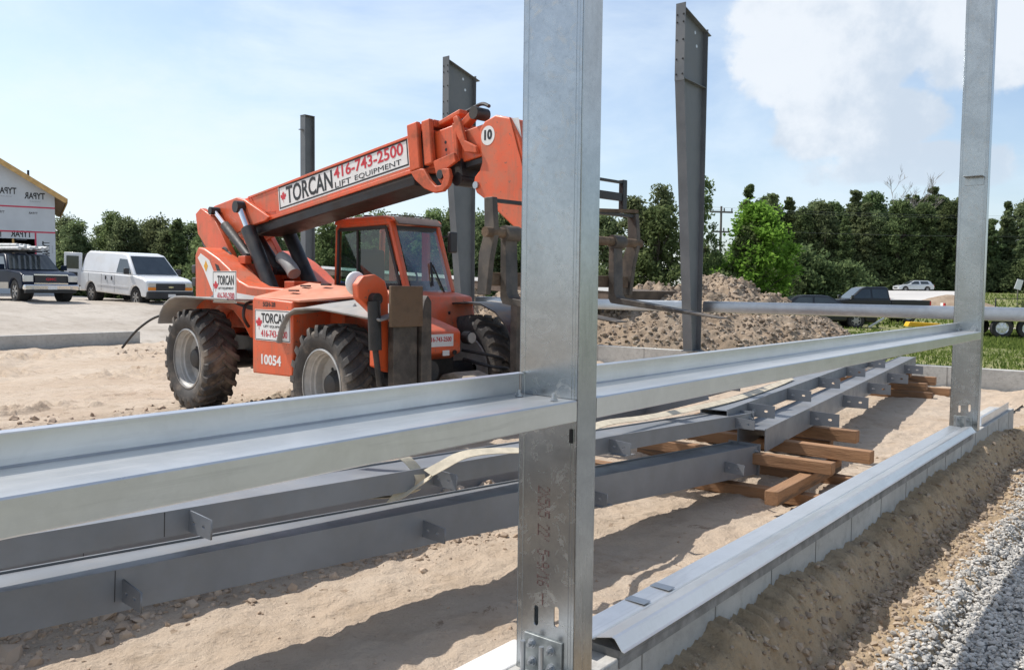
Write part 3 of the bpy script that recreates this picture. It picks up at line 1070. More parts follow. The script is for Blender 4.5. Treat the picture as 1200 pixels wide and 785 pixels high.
def make_post(u, label):
    o = thing('wall_post', label, 'post', W(u, 0, HF), RZ_B, 'galvanised posts of the near wall')
    # web with two slotted holes; plate local x -> along v, y -> z
    me = plate_mesh('web', [(0.004, 0), (WEB_D - 0.004, 0), (WEB_D - 0.004, POST_H), (0.004, POST_H)],
                    [slot(0.157, 0.545 - HF, 0.020, 0.07), slot(0.073, 0.560 - HF, 0.020, 0.07)], 0.004)
    wb = link('web', me, GALV, o)
    wb.matrix_local = basis((0.002, 0, 0), (0, 1, 0), (0, 0, 1))
    f = MB()
    f.box(0, FLG, 0, 0.004, 0, POST_H).box(FLG - 0.004, FLG, 0.0045, 0.026, 0, POST_H)
    part('outer_flange', f, GALV, o, bevel=0.003)
    f = MB()
    f.box(0, FLG, WEB_D - 0.004, WEB_D, 0, POST_H).box(FLG - 0.004, FLG, WEB_D - 0.026, WEB_D - 0.0045, 0, POST_H)
    part('inner_flange', f, GALV, o, bevel=0.003)
    for y in (0.016, 0.027, 0.218):
        part('web_bead', MB().cyl((0.0005, y, 0.002), (0.0005, y, POST_H - 0.002), 0.0022, 6), GALV, o, smooth=40)
    bp = part('base_clip', MB().box(-0.0085, -0.0005, 0.044, 0.200, -0.01, 0.135).box(-0.105, -0.0085, 0.044, 0.200, 0.0005, 0.0085), PLATE, o, bevel=0.0015)
    for y, z in ((0.165, 0.105), (0.088, 0.10), (0.162, 0.045), (0.085, 0.04)):
        part('bolt', hexbolt(MB(), (-0.0085, y, z), (-1, 0, 0)), BOLT, bp, smooth=30)
    for y in (0.168, 0.092):
        part('anchor_bolt', MB().cyl((-0.055, y, 0.0085), (-0.055, y, 0.128), 0.0085, 12).cyl((-0.055, y, 0.009), (-0.055, y, 0.024), 0.017, 6), BOLT, bp, smooth=30)
    return o


post1 = make_post(0.0, 'near galvanised post in the middle with stamped numbers down its web')
post2 = make_post(6.62, 'far galvanised post at the right, standing near the corner of the concrete wall')
br = MB().box(-0.11, -0.001, 0.03, 0.19, 2.375, 2.381).box(-0.008, -0.001, 0.03, 0.19, 2.30, 2.374)
part('girt_bracket', br, GALV, post2, bevel=0.001)

# dot-matrix stamp on the near post, read from top to bottom
FONT = {'2': '01110 10001 00001 00010 00100 01000 11111', 'X': '10001 10001 01010 00100 01010 10001 10001',
        '5': '11111 10000 11110 00001 00001 10001 01110', "'": '00100 00100 01000 00000 00000 00000 00000',
        '-': '00000 00000 00000 11111 00000 00000 00000', '9': '01110 10001 10001 01111 00001 00010 01100',
        '/': '00001 00001 00010 00100 01000 10000 10000', '1': '00100 01100 00100 00100 00100 00100 01110',
        '6': '00110 01000 10000 11110 10001 10001 01110', ' ': '00000 00000 00000 00000 00000 00000 00000'}
st = MB()
zc = 0.985 - HF
PITCHD = 0.0062
for ch in "2X5X5 22' 5-9/16 --":
    rows = FONT[ch].split()
    for cx in range(5):
        for ry in range(7):
            if rows[ry][cx] == '1':
                yy = 0.108 + ry * PITCHD * 1.18
                zz = zc - cx * PITCHD * 0.62
                st.box(-0.0012, -0.0004, yy - 0.0022, yy + 0.0022, zz - 0.0015, zz + 0.0015)
    zc -= 0.0212
part('stamped_numbers', st, STAMP, post1, kind='stuff')


def girt(u0, u1, label, depth, zg=1.2857, drop=0.0):
    o = thing('wall_girt', label, 'girt', W(u0, 0, 0), RZ_B, 'galvanised girts of the near wall')
    L = u1 - u0
    n = 24
    m = MB()
    prof = [(0.020, zg - 0.068), (0.003, zg - 0.0705), (0.0, zg - 0.067), (0.0, zg - 0.004), (0.004, zg), (depth - 0.004, zg + 0.002), (depth, zg + 0.006), (depth, zg + 0.068), (depth - 0.004, zg + 0.072), (depth - 0.02, zg + 0.069)]
    t = 0.0035
    pts = [Vector(p) for p in prof]
    off = []
    for i in range(len(pts)):
        d = (pts[min(i + 1, len(pts) - 1)] - pts[max(i - 1, 0)]).normalized()
        off.append(pts[i] + Vector((d.y, -d.x)) * t)
    loop = pts + off[::-1]
    k = len(loop)
    vs, fs = [], []
    for j in range(n + 1):
        x = L * j / n
        s = -drop * sin(pi * j / n)
        vs += [(x, q.x, q.y + s) for q in loop]
    for j in range(n):
        fs += [(j * k + a, j * k + (a + 1) % k, (j + 1) * k + (a + 1) % k, (j + 1) * k + a) for a in range(k)]
    h = k // 2
    for j, rev in ((0, 1), (n, 0)):
        for a in range(h - 1):
            f = (j * k + a, j * k + a + 1, j * k + k - 2 - a, j * k + k - 1 - a)
            fs.append(f[::-1] if rev else f)
    m.add(vs, fs)
    part('rolled_section', m, GALV2, o)
    return o


g1 = girt(-6.5, -0.006, 'galvanised girt left of the near post, running to the left edge', 0.236)
g2 = girt(FLG + 0.002, 6.612, 'galvanised girt between the near post and the far right post', 0.215)
for g_, x in ((g1, 6.43), (g2, 6.45)):
    for y in (0.045, 0.185):
        part('bolt', hexbolt(MB(), (x, y, 1.289), (0, 0, 1), 0.010, 0.009), BOLT, g_, smooth=30)
cl = MB().box(-0.075, -0.001, 0.02, 0.19, 1.270, 1.2755).box(-0.006, -0.001, 0.02, 0.19, 1.19, 1.2695)
part('girt_clip', MB().box(-0.006, -0.001, 0.016, 0.028, 0.80, 0.845), DARKV, post1)

# sill flashing on top of the near wall
sl = thing('sill_flashing', 'long bent galvanised flashing along the top of the near concrete wall', 'flashing', W(0.205, 0, HF), RZ_B)
part('flat_sheet', MB().strip([(0.196, 0.056), (0.192, 0.066), (0.096, 0.062), (0.092, 0.054)], 'x', 0.0, 6.18, 0.002), GALV2, sl)
part('outer_sheet', MB().strip([(0.110, 0.048), (0.094, 0.050), (0.090, 0.058), (0.022, 0.076), (0.010, 0.073), (-0.020, 0.036), (-0.030, 0.033)], 'x', 0.06, 6.20, 0.002), GALV2, sl)
part('under_flashing_strip', MB().box(0.07, 6.2, -0.006, -0.003, -0.034, 0.0).box(0.07, 6.2, -0.006, 0.16, 0.001, 0.030), mat('dark_strip_grey', (0.23, 0.225, 0.215), 0.8, var=0.3, vscale=9, bump=0.3), sl)  # dark grey strip on the wall face below the flashing and under it
for x in (0.42, 0.62):
    part('lap_plate', MB().box(x, x + 0.05, 0.10, 0.190, 0.0675, 0.0695), GALV3, sl)
e = thing('base_angle', 'short galvanised base angle on the wall end beyond the far right post', 'angle', W(7.0, 0, HF), RZ_B)
part('flange', MB().box(0, 1.55, 0.03, 0.034, 0.001, 0.085).box(0, 1.55, 0.0345, 0.16, 0.002, 0.006), GALV2, e, bevel=0.001)

# --- tapered columns on the far side wall
def tapered_column(v, label):
    o = thing('tapered_column', label, 'column', W(US, v, HF), RZ_B, 'tapered steel columns on the far foundation wall')
    tp = 7.30 - HF
    uo, ui0, uik = 0.20, -0.17, -0.80
    zk = 5.92 - HF
    web = [(uo, 0), (uo, 6.75), (uik, tp), (uik, zk), (ui0, 0)]
    part('web', MB().prism(web, 'y', -0.004, 0.004), COLM, o)
    part('outer_flange', MB().box(uo + 0.001, uo + 0.014, -0.105, 0.105, 0, 6.76), COLM, o)
    part('inner_flange', MB().beam((ui0 - 0.007, 0, 0), (uik - 0.007, 0, zk), 0.21, 0.012, (-1, 0, 0.1)), COLM, o)
    kp = part('end_plate', MB().box(uik - 0.022, uik - 0.001, -0.105, 0.105, zk - 0.05, tp + 0.10), COLM, o)
    for z in (0.12, 0.42, 0.8, 1.15, 1.3):
        for y in (-0.07, 0.07):
            part('bolt_hole', MB().cyl((uik - 0.028, y, zk - 0.05 + z), (uik - 0.022, y, zk - 0.05 + z), 0.02, 8), DARKV, kp)
    part('cap_plate', MB().beam((uik, 0, tp + 0.005), (uo + 0.16, 0, 6.75 - 0.09), 0.21, 0.014), COLM, o)
    part('stiffener', MB().beam((uik, 0, zk), (uo, 0, 5.55), 0.19, 0.014), COLM, o)
    part('base_plate', MB().box(ui0 - 0.06, uo + 0.06, -0.13, 0.13, 0.0005, 0.02), COLM, o)
    part('clip', MB().box(uo + 0.015, uo + 0.12, -0.05, 0.05, 4.05, 4.07), COLM, o)
    for (x, z) in ((-0.18, 6.62), (-0.10, 6.36)):
        part('bolt_hole', MB().cyl((x, -0.0055, z), (x, -0.0045, z), 0.035, 10), mat('seen_through', (0.6, 0.66, 0.72), 0.9), o)
    return o


tapered_column(6.72, 'tall tapered dark steel column right of the near post, in front of the earth pile')
tapered_column(13.22, 'tapered dark steel column behind the boom head of the orange telehandler')
o = thing('straight_column', 'slender straight dark steel column behind the boom, left of the cab', 'column', W(US, 19.85, HF), RZ_B)
part('web', MB().box(-0.17, 0.17, -0.004, 0.004, 0, 6.5), COLM, o)
for x in (-0.18, 0.171):
    part('flange', MB().box(x, x + 0.012, -0.12, 0.12, 0, 6.5), COLM, o)
part('cap_plate', MB().box(-0.19, 0.19, -0.12, 0.12, 6.501, 6.515), COLM, o)
part('clip', MB().box(-0.30, -0.181, -0.05, 0.05, 6.05, 6.07), COLM, o)

# far side-wall girts (silver, in the middle distance)
for (v0, v1, lab) in ((-5.0, 6.60, 'silver girt in the middle distance right of the tapered column'), (6.84, 13.10, 'silver girt in the middle distance between the two tapered columns'), (13.34, 19.7, 'silver girt in the middle distance behind the telehandler cab')):
    o = thing('side_girt', lab, 'girt', W(US + 0.235, v0, 0), RZ_B, 'silver girts on the far columns')
    m = MB().strip([(0.20, 1.17), (0.0, 1.185), (0.0, 1.20), (0.0, 1.36), (0.02, 1.40), (0.22, 1.405)], 'y', 0, v1 - v0, 0.004)
    part('rolled_section', m, GALV3, o, smooth=50)

# =================================================================== RAFTERS ON THE GROUND
def clip_mesh(leg=False):
    me = plate_mesh('clip', [(-0.125, 0), (0.0, 0.0), (0.0, 0.105), (-0.125, 0.095)], [circ(-0.03, 0.05, 0.009), circ(-0.085, 0.05, 0.009)], 0.007)
    return me


CLIP = clip_mesh()


def rafter(name, label, a, b, h0, h1, depth, clips, open_top=True, endplate=True, group='dark steel rafters lying on timbers', legs=(), cl=1.0):
    A, B = W(*a), W(*b)
    d = (B - A)
    L = d.length
    ex = d.normalized()
    ey = Vector((0, 0, 1)).cross(ex).normalized()
    ez = ex.cross(ey)
    o = thing(name, label, 'rafter', (0, 0, 0), 0, group)
    mm = Matrix((ex, ey, ez)).transposed().to_4x4()
    mm.translation = A
    o.matrix_world = mm
    # near flange plate (tapering), web plate lying flat, far flange plate
    part('near_flange', MB().prism([(0, 0), (L, 0), (L, -h1), (0, -h0)], 'y', 0, 0.010), STEEL, o)
    part('web', MB().box(0.002, L - 0.002, 0.0105, depth - 0.0105, -0.016, -0.009), STEEL, o)
    part('far_flange', MB().prism([(0, 0), (L, 0), (L, -h1), (0, -h0)], 'y', depth - 0.010, depth), STEEL, o)
    part('splice_line', MB().box(L * 0.40, L * 0.40 + 0.003, -0.0012, -0.0003, -h0 * 1.05, -0.002), INK, o)
    if endplate:
        ep = part('end_plate', MB().box(L + 0.0005, L + 0.013, -0.02, depth + 0.02, -h1 - 0.01, 0.012), STEEL, o)
        for y in (0.06, depth - 0.05):
            part('bolt', hexbolt(MB(), (L + 0.013, y, -h1 * 0.45), (1, 0, 0), 0.016, 0.016), BOLT, ep, smooth=30)
        bb = hexbolt(MB(), (L - 0.03, -0.0005, -0.045), (0, -1, 0), 0.014, 0.014)
        part('bolt', bb, BOLT, ep, smooth=30)
    for x in clips:
        c = link('clip', CLIP, STEEL, o)
        hh = h0 + (h1 - h0) * x / L
        c.matrix_local = basis((x, -0.0006, -hh * 0.5 - 0.045 * cl), (0, 1, 0), (0, 0, 1)) @ Matrix.Diagonal((cl * 1.35, cl * 0.82, 1, 1))
    for x in legs:
        hh = h0 + (h1 - h0) * x / L
        part('clip_leg', MB().box(x + 0.005, x + 0.12, -0.125, -0.003, -hh * 0.5 - 0.062, -hh * 0.5 - 0.055), STEEL, o)
    return o


def lin(a, b, t):
    return tuple(x + (y - x) * t for x, y in zip(a, b))


b1a, b1b = (-1.09, 1.68, 0.560), (4.42, 1.225, 0.365)
b1s = lin(b1a, b1b, -0.55)
L1 = (W(*b1b) - W(*b1s)).length
s1 = L1 / 1.55
r1 = rafter('rafter', 'lower near rafter of the stack crossing the picture behind the near post', b1s, b1b, 0.118, 0.236, 0.25,
            [0.55 * s1 + x for x in (0.42, 1.93, 3.27, 5.0)], legs=[0.55 * s1 + 3.27])
b2a, b2b = (-1.12, 1.590, 0.772), (4.62, 1.372, 0.600)
b2s = lin(b2a, b2b, -0.50)
L2 = (W(*b2b) - W(*b2s)).length
s2 = L2 / 1.5
r2_ = rafter('rafter', 'upper near rafter with a pale strap knotted round it', b2s, b2b, 0.094, 0.115, 0.26,
             [0.5 * s2 + x for x in (0.68, 2.02, 3.62, 5.45)], legs=[0.5 * s2 + 3.62])
r3_gap_fill = rafter('rafter', 'added low rafter on the sand, darkening the gap behind the near pair', (-3.2, 2.62, 0.52), (3.7, 2.36, 0.27), 0.24, 0.20, 0.14, [], endplate=False)  # added so the shaded gap behind the near pair looks dark
# far group, fanning away to the right
r4 = rafter('rafter', 'near rafter of the far stack, running toward the right corner', (4.45, 1.17, 0.505), (13.3, 2.12, 0.55), 0.19, 0.22, 0.24,
            [1.5, 3.0, 4.5, 6.0, 7.6], endplate=False, cl=1.6)
r5 = rafter('rafter', 'upper rafter of the far stack with a strap lying along it', (4.30, 1.44, 0.655), (13.2, 2.46, 0.66), 0.12, 0.13, 0.24,
            [0.55, 1.9, 3.3, 4.9, 6.5], endplate=True, cl=1.4)
r6 = rafter('rafter', 'rearmost rafter of the far stack', (3.7, 2.35, 0.62), (13.0, 3.0, 0.64), 0.14, 0.14, 0.22, [3.0, 6.0], endplate=False)
o = thing('splice_channel', 'short steel splice channel leaning behind the far end of the strapped rafter', 'channel', W(4.7, 2.6, 0.0), RZ_B)
part('channel', MB().beam((-0.1, 0.15, 0.42), (0.05, -0.75, 0.72), 0.012, 0.13).beam((-0.04, 0.17, 0.48), (0.10, -0.73, 0.78), 0.10, 0.01), STEEL, o)
o = thing('splice_channel', 'short steel channel lying flat left of the leaning one', 'channel', W(4.3, 2.75, 0.0), RZ_B)
part('channel', MB().beam((-0.1, 0.35, 0.50), (0.05, -0.6, 0.70), 0.11, 0.05), GALV3, o)

# --- timber cribbing: every timber is a thing
def timber(u, v, z, length, along='v', w=0.095, h=0.12, ang=0.0, label='', tilt=0.0):
    h = h * 0.9
    rz = RZ_B + (pi / 2 if along == 'v' else 0) + ang
    o = link('timber', MB().box(0, length, -w / 2, w / 2, 0, h).mesh('timber', 35), WOOD, None, 0.004, 1)
    o.location = W(u, v, z)
    o.rotation_euler = (0, tilt, rz)
    tag(o, label, 'timber', 'wooden timbers under the rafters')
    return o


timber(4.18, 0.62, 0.0, 2.2, h=0.10, w=0.11, ang=0.03, label='bottom timber nearest the post, lying on sand under the rafter ends')
timber(5.00, 0.50, 0.0, 2.2, h=0.10, w=0.12, ang=-0.02, label='bottom timber behind the stubby block, half in shadow')
timber(3.60, 0.775, 0.102, 1.55, 'u', w=0.10, h=0.115, ang=0.03, label='stubby timber block pointing at the camera, end grain showing')
timber(4.40, 0.60, 0.222, 1.9, w=0.10, h=0.10, ang=0.02, label='timber just right of the lower rafter end plate, resting on the stubby block')
timber(5.03, 0.49, 0.222, 1.9, w=0.11, h=0.115, ang=-0.03, label='long timber sticking out farthest right of the near crib, dark sawn end')
timber(6.12, 0.93, 0.19, 1.7, w=0.11, h=0.13, ang=0.0, label='topmost timber of the near crib, jutting right below the far rafters')
timber(6.2, 1.2, 0.0, 1.6, w=0.12, h=0.187, ang=0.02, label='support timber hidden under the topmost near timber')
timber(11.75, 1.50, 0.0, 1.5, w=0.12, h=0.13, label='bottom front timber of the far crib by the right wall')
timber(12.55, 1.42, 0.0, 1.5, w=0.12, h=0.13, label='bottom rear timber of the far crib, longest at the right')
timber(11.9, 1.62, 0.132, 1.4, w=0.13, h=0.12, label='middle timber of the far crib with a bright orange end')
timber(12.75, 1.68, 0.132, 1.4, w=0.13, h=0.15, label='rear upper timber of the far crib with a bright orange end')
timber(12.3, 1.95, 0.284, 1.1, w=0.12, h=0.07, label='short top packer of the far crib just under the rafter')
timber(-3.2, 1.1, 0.0, 1.6, w=0.14, h=0.3, label='support timber beyond the left edge under the rafters')
timber(-3.6, 1.1, 0.0, 1.6, w=0.14, h=0.3, label='second support timber beyond the left edge under the rafters')

# --- pale lifting strap
stp = thing('lifting_strap', 'pale webbing strap knotted round the upper near rafter and trailing right', 'strap', (0, 0, 0))
UPS = Vector((0, 0, 1))


def px(u, v, z):
    return W(u, v, z)


def smooth_path(pts, n=6):
    pts = [Vector(p) for p in pts]
    out = []
    for i in range(len(pts) - 1):
        p0, p1, p2, p3 = pts[max(i - 1, 0)], pts[i], pts[i + 1], pts[min(i + 2, len(pts) - 1)]
        for k in range(n):
            t = k / n
            out.append(0.5 * ((2 * p1) + (p2 - p0) * t + (2 * p0 - 5 * p1 + 4 * p2 - p3) * t * t + (3 * p1 - p0 - 3 * p2 + p3) * t ** 3))
    out.append(pts[-1])
    return out


sv = W(0, 1) - W(0, 0)
su = W(1, 0) - W(0, 0)
run = smooth_path([px(0.80, 1.46, 0.700), px(0.86, 1.42, 0.735), px(0.95, 1.38, 0.775), px(1.05, 1.33, 0.79), px(1.25, 1.28, 0.775), px(1.45, 1.30, 0.745), px(1.8, 1.42, 0.72),
                   px(2.2, 1.46, 0.742), px(2.6, 1.52, 0.742), px(3.2, 1.58, 0.70), px(4.0, 1.62, 0.675), px(5.0, 1.66, 0.668), px(6.2, 1.80, 0.668), px(7.0, 1.92, 0.675)])
part('trailing_webbing', MB().ribbon(run, [(sv + UPS * 0.35)] * len(run), 0.065, 0.004), STRAP, stp, smooth=60)
loop = smooth_path([px(0.60, 1.80, 0.79), px(0.66, 1.68, 0.795), px(0.74, 1.585, 0.775), px(0.78, 1.535, 0.72), px(0.80, 1.515, 0.66), px(0.78, 1.535, 0.60), px(0.70, 1.60, 0.575), px(0.60, 1.72, 0.57)])
part('loop', MB().ribbon(loop, [su] * len(loop), 0.07, 0.004), STRAP, stp, smooth=60)
k2 = smooth_path([px(0.83, 1.45, 0.69), px(0.80, 1.47, 0.665), px(0.76, 1.49, 0.64), px(0.70, 1.52, 0.60), px(0.63, 1.56, 0.585)])
part('knot', MB().ribbon(k2, [su * 0.8 + UPS * 0.6] * len(k2), 0.055, 0.005), STRAP, stp, smooth=60)

# =================================================================== TELEHANDLER
TH_RZ = atan2(-0.6977, 0.7164)
TH = thing('telehandler', 'orange telescopic handler with its boom raised, parked on the sand', 'telehandler', (-2.302, 10.877, 0.0), TH_RZ)
R_T, W_T = 0.665, 0.46


def tyre_mesh(R, w, rim_r, nl=22, lug=0.035):
    mb = MB()
    h = w / 2
    prof = [(rim_r, -h * 0.72), (rim_r + 0.03, -h * 0.86), (rim_r + 0.13, -h), (R - 0.10, -h * 0.99), (R - 0.035 - lug, -h * 0.90), (R - lug, -h * 0.55), (R - lug + 0.008, 0),
            (R - lug, h * 0.55), (R - 0.035 - lug, h * 0.90), (R - 0.10, h * 0.99), (rim_r + 0.13, h), (rim_r + 0.03, h * 0.86), (rim_r, h * 0.72)]
    mb.lathe(prof, (0, 0, 0), 48)
    for s in (-1, 1):
        for k in range(nl):
            a0 = 2 * pi * (k + (0.5 if s > 0 else 0)) / nl
            # chevron bar: shoulder -> centre line
            vs = []
            for (y, da, r0, r1, wd) in ((h * 1.01, -0.02, R - 0.135, R - 0.055, 0.060), (h * 0.93, 0.0, R - 0.07, R - 0.010, 0.062), (h * 0.45, 0.10, R - 0.06, R, 0.055), (-h * 0.06, 0.25, R - 0.06, R + 0.002, 0.042)):
                for rr, ww in ((r0, wd * 1.15), (r1, wd * 0.85)):
                    for q in (-1, 1):
                        a = a0 + da + q * ww
                        vs.append((rr * cos(a), s * y, rr * sin(a)))
            fs = [(0, 1, 3, 2), (12, 14, 15, 13)]
            for j in range(3):
                b = j * 4
                fs += [(b, b + 4, b + 5, b + 1), (b + 2, b + 3, b + 7, b + 6), (b, b + 2, b + 6, b + 4), (b + 1, b + 5, b + 7, b + 3)]
            mb.add(vs, fs)
    return mb.mesh('tyre', 32, weld=False)


TYRE = tyre_mesh(R_T, W_T, 0.385)
mbr = MB().lathe([(0.386, -0.205), (0.404, -0.200), (0.404, -0.188), (0.378, -0.178), (0.362, -0.13), (0.350, -0.125), (0.344, -0.09), (0.330, -0.075), (0.325, 0.0), (0.26, 0.01), (0.14, 0.015)], (0, 0, 0), 44)
mbr.lathe([(0.386, 0.205), (0.404, 0.20), (0.36, 0.12), (0.2, 0.08), (0.05, 0.08)], (0, 0, 0), 30)
RIMM = mbr.mesh('rim', 30)
mbh = MB().lathe([(0.165, 0.035), (0.165, -0.03), (0.14, -0.06), (0.115, -0.10), (0.06, -0.115), (0.0, -0.115)], (0, 0, 0), 24)
for k in range(10):
    a = 2 * pi * k / 10
    mbh.cyl((0.20 * cos(a), 0.03, 0.20 * sin(a)), (0.20 * cos(a), 0.0, 0.20 * sin(a)), 0.018, 6)
HUBM = mbh.mesh('hub', 30)


def big_wheel(x, y, z, steer=0.0, spin=0.0):
    w = link('wheel', TYRE, RUBBER, TH)
    w.location = (x, y, z)
    w.rotation_euler = (0, spin, (pi if y > 0 else 0) + steer)
    r = link('rim', RIMM, RIM, w)
    h = link('hub', HUBM, BLACK, w)
    return w


big_wheel(-1.61, -1.05, 0.655, 0.0, 0.1)
big_wheel(1.61, -1.05, 0.575, -0.05, 0.33)
big_wheel(-1.61, 1.05, 0.655, 0.0, 0.6)
big_wheel(1.61, 1.05, 0.64, -0.05, 0.2)

# chassis
part('chassis', MB().box(-2.15, 1.85, -0.42, 0.42, 0.62, 0.95), BLACK, TH, bevel=0.02)
for x in (-1.61, 1.61):
    part('axle', MB().cyl((x, -0.85, 0.62), (x, 0.85, 0.62), 0.13, 16).box(x - 0.2, x + 0.2, -0.22, 0.22, 0.45, 0.82), BLACK, TH, smooth=35)
part('frame_plate', MB().prism([(-0.7, 0.62), (0.12, 0.62), (0.12, 0.95), (-0.7, 0.95)], 'y', -0.74, -0.50), BLACK, TH, bevel=0.01)

# rear side plates with the sweeping upper edge
rear = [(-2.22, 1.02), (-2.30, 1.30), (-2.30, 2.06), (-2.20, 2.17), (-2.02, 2.14), (-1.62, 2.00), (-1.32, 1.86), (-1.05, 1.70), (-0.80, 1.63), (-0.45, 1.61), (0.12, 1.60), (0.12, 0.98), (-0.75, 0.96), (-0.95, 1.15), (-1.2, 1.30), (-1.6, 1.36), (-1.95, 1.25)]
rp = part('rear_side_plate', MB().prism(rear, 'y', -0.80, -0.46), ORANGE, TH, bevel=0.02)
part('rear_side_plate', MB().prism(rear, 'y', 0.40, 0.74), ORANGE, TH, bevel=0.02)
part('rear_counterweight', MB().prism([(-2.28, 0.95), (-2.42, 1.15), (-2.42, 1.75), (-2.30, 1.95), (-1.9, 1.95), (-1.9, 0.95)], 'y', -0.455, 0.395), ORANGE, TH, bevel=0.03)
part('centre_deck', MB().box(-1.9, 1.2, -0.455, 0.34, 1.05, 1.55), ORANGE_W, TH, bevel=0.01)
# boom towers
tw = [(-2.45, 2.0), (-2.95, 2.40), (-3.02, 2.70), (-2.85, 2.78), (-2.45, 2.62), (-1.9, 2.05), (-1.7, 1.75), (-2.1, 1.7)]
for a, b in ((-0.45, -0.36), (0.32, 0.41)):
    part('boom_tower', MB().prism(tw, 'y', a, b), ORANGE, TH, bevel=0.008)
# stripe decal on the right plate: white band with a black shadow
d1 = [(-2.22, 2.03), (-2.14, 2.05), (-1.70, 1.90), (-1.45, 1.60), (-1.20, 1.47), (-0.45, 1.44), (-0.45, 1.54), (-1.15, 1.585), (-1.32, 1.66), (-1.58, 1.95), (-2.12, 2.12), (-2.22, 2.10)]
part('white_stripe', MB().prism([(-2.21, 2.02), (-2.12, 2.08), (-1.86, 1.98), (-1.66, 1.74), (-1.40, 1.56), (-0.45, 1.49), (-0.45, 1.39), (-1.45, 1.44), (-1.78, 1.55), (-2.02, 1.84)], 'y', -0.8030, -0.8006), SIGNW, TH)
part('black_stripe', MB().prism([(-1.70, 1.93), (-1.60, 1.91), (-1.40, 1.66), (-1.22, 1.575), (-1.10, 1.56), (-1.38, 1.572), (-1.52, 1.66)], 'y', -0.8030, -0.8006), INK, TH)
part('black_stripe', MB().prism([(-1.25, 1.41), (-0.50, 1.375), (-0.50, 1.30), (-0.80, 1.33)], 'y', -0.8030, -0.8006), INK, TH)
part('warning_diamond', MB().prism([(-1.96, 1.98), (-1.90, 1.90), (-1.96, 1.82), (-2.02, 1.90)], 'y', -0.8055, -0.8033), YEL, TH)
# tail lamp cluster at the back edge
for z in (1.80, 1.62):
    part('tail_lamp', MB().box(-2.42, -2.30, -0.80, -0.66, z, z + 0.12), PLASTIC, TH, bevel=0.015)

# engine pod between the wheels, right side
pod = [(0.09, 0.60), (0.09, 1.47), (0.12, 1.50), (0.98, 1.46), (0.98, 0.62)]
pd = part('engine_pod', MB().prism(pod, 'y', -1.22, -0.46), ORANGE, TH, bevel=0.018)
part('deck_plate', MB().add([(0.09, -1.20, 1.475), (1.10, -1.20, 1.455), (2.05, -0.44, 1.56), (0.09, -0.44, 1.66), (0.09, -1.20, 1.505), (1.10, -1.20, 1.485), (2.05, -0.44, 1.585), (0.09, -0.44, 1.685)],
                            [(0, 3, 2, 1), (4, 5, 6, 7), (0, 1, 5, 4), (1, 2, 6, 5), (2, 3, 7, 6), (3, 0, 4, 7)]), mat('orange_faded_sunlit', (0.62, 0.21, 0.115), 0.5, 0, 0.1, 2, dirt=(0.5, 0.32, 0.24), dirt_amt=0.5), TH, bevel=0.008)  # fading plus the sunlit pink of the deck, both put into the colour
part('deck_fill', MB().box(0.12, 2.0, -0.72, -0.35, 0.95, 1.46), ORANGE, TH)
for (x, y) in ((0.45, -0.95), (0.62, -0.62), (0.30, -0.70)):
    part('deck_slot', MB().box(x, x + 0.16, y, y + 0.05, 1.52 + (y + 1.2) * 0.22, 1.535 + (y + 1.2) * 0.23), INK, TH)
part('filler_box', MB().box(-0.75, -0.5, -0.30, 0.12, 1.551, 1.70), ORANGE_W, TH, bevel=0.01)
part('bent_pipe', MB().tube(smooth_path([(-1.15, -0.1, 2.02), (-1.02, -0.12, 1.98), (-0.84, -0.14, 1.88), (-0.74, -0.15, 1.80)]), 0.09, 12), FENDER, TH, smooth=40)

# ---- fenders
def fender(line, y0, y1, name='fender', fm=None, droop=0.0):
    mb = MB().strip(line, 'y', y0, y1, -0.018)
    yo = y0 if y0 < 0 else y1
    mb.v = [(x, y, z - droop * max(0.0, min(1.0, (x - line[0][0]) / 0.5))) if abs(y - yo) < 1e-6 else (x, y, z) for x, y, z in mb.v]
    f = part(name, mb, fm or FENDER, TH, smooth=28)
    b = MB()
    lip = [(p[0], yo, p[1] - droop * max(0.0, min(1.0, (p[0] - line[0][0]) / 0.5))) for p in line]
    part('fender_lip', MB().tube(lip, 0.014, 6), FENDER, f, smooth=40)
    for q in (0.25, 0.6):
        x = line[-2][0] + (line[-1][0] - line[-2][0]) * q
        z = line[-2][1] + (line[-1][1] - line[-2][1]) * q
        part('bolt', hexbolt(MB(), (x, (y0 + y1) / 2, z - droop / 2), (0, 0, 1), 0.018, 0.014), BOLT, f)
    return f


fr = [(-2.44, 1.10), (-2.37, 1.24), (-2.24, 1.36), (-2.05, 1.44), (-1.85, 1.475), (-1.60, 1.48), (-0.42, 1.465)]
ff = [(0.74, 1.0), (0.82, 1.20), (0.95, 1.36), (1.12, 1.46), (1.36, 1.50), (1.62, 1.505), (2.66, 1.42)]
fender(fr, -1.27, -0.80)
fender(ff, -1.27, -0.76, droop=0.10)
fender([(x, z) for x, z in fr], 0.78, 1.27)
fender([(0.80, 1.05), (0.92, 1.25), (1.1, 1.38), (1.36, 1.45), (1.62, 1.47), (1.9, 1.45), (2.15, 1.36), (2.34, 1.2), (2.42, 1.05)], 0.80, 1.27, fm=BLACK)
part('fender_stay', MB().tube(smooth_path([(2.42, 1.22, 1.3), (2.46, 1.27, 1.1), (2.40, 1.28, 0.9)]), 0.013, 6), BLACK, TH, smooth=40)
part('fender_stay', MB().tube(smooth_path([(-0.55, -0.82, 1.44), (-0.47, -1.0, 1.40), (-0.44, -1.05, 1.25), (-0.5, -0.95, 1.12)]), 0.02, 8), BLACK, TH, smooth=40)

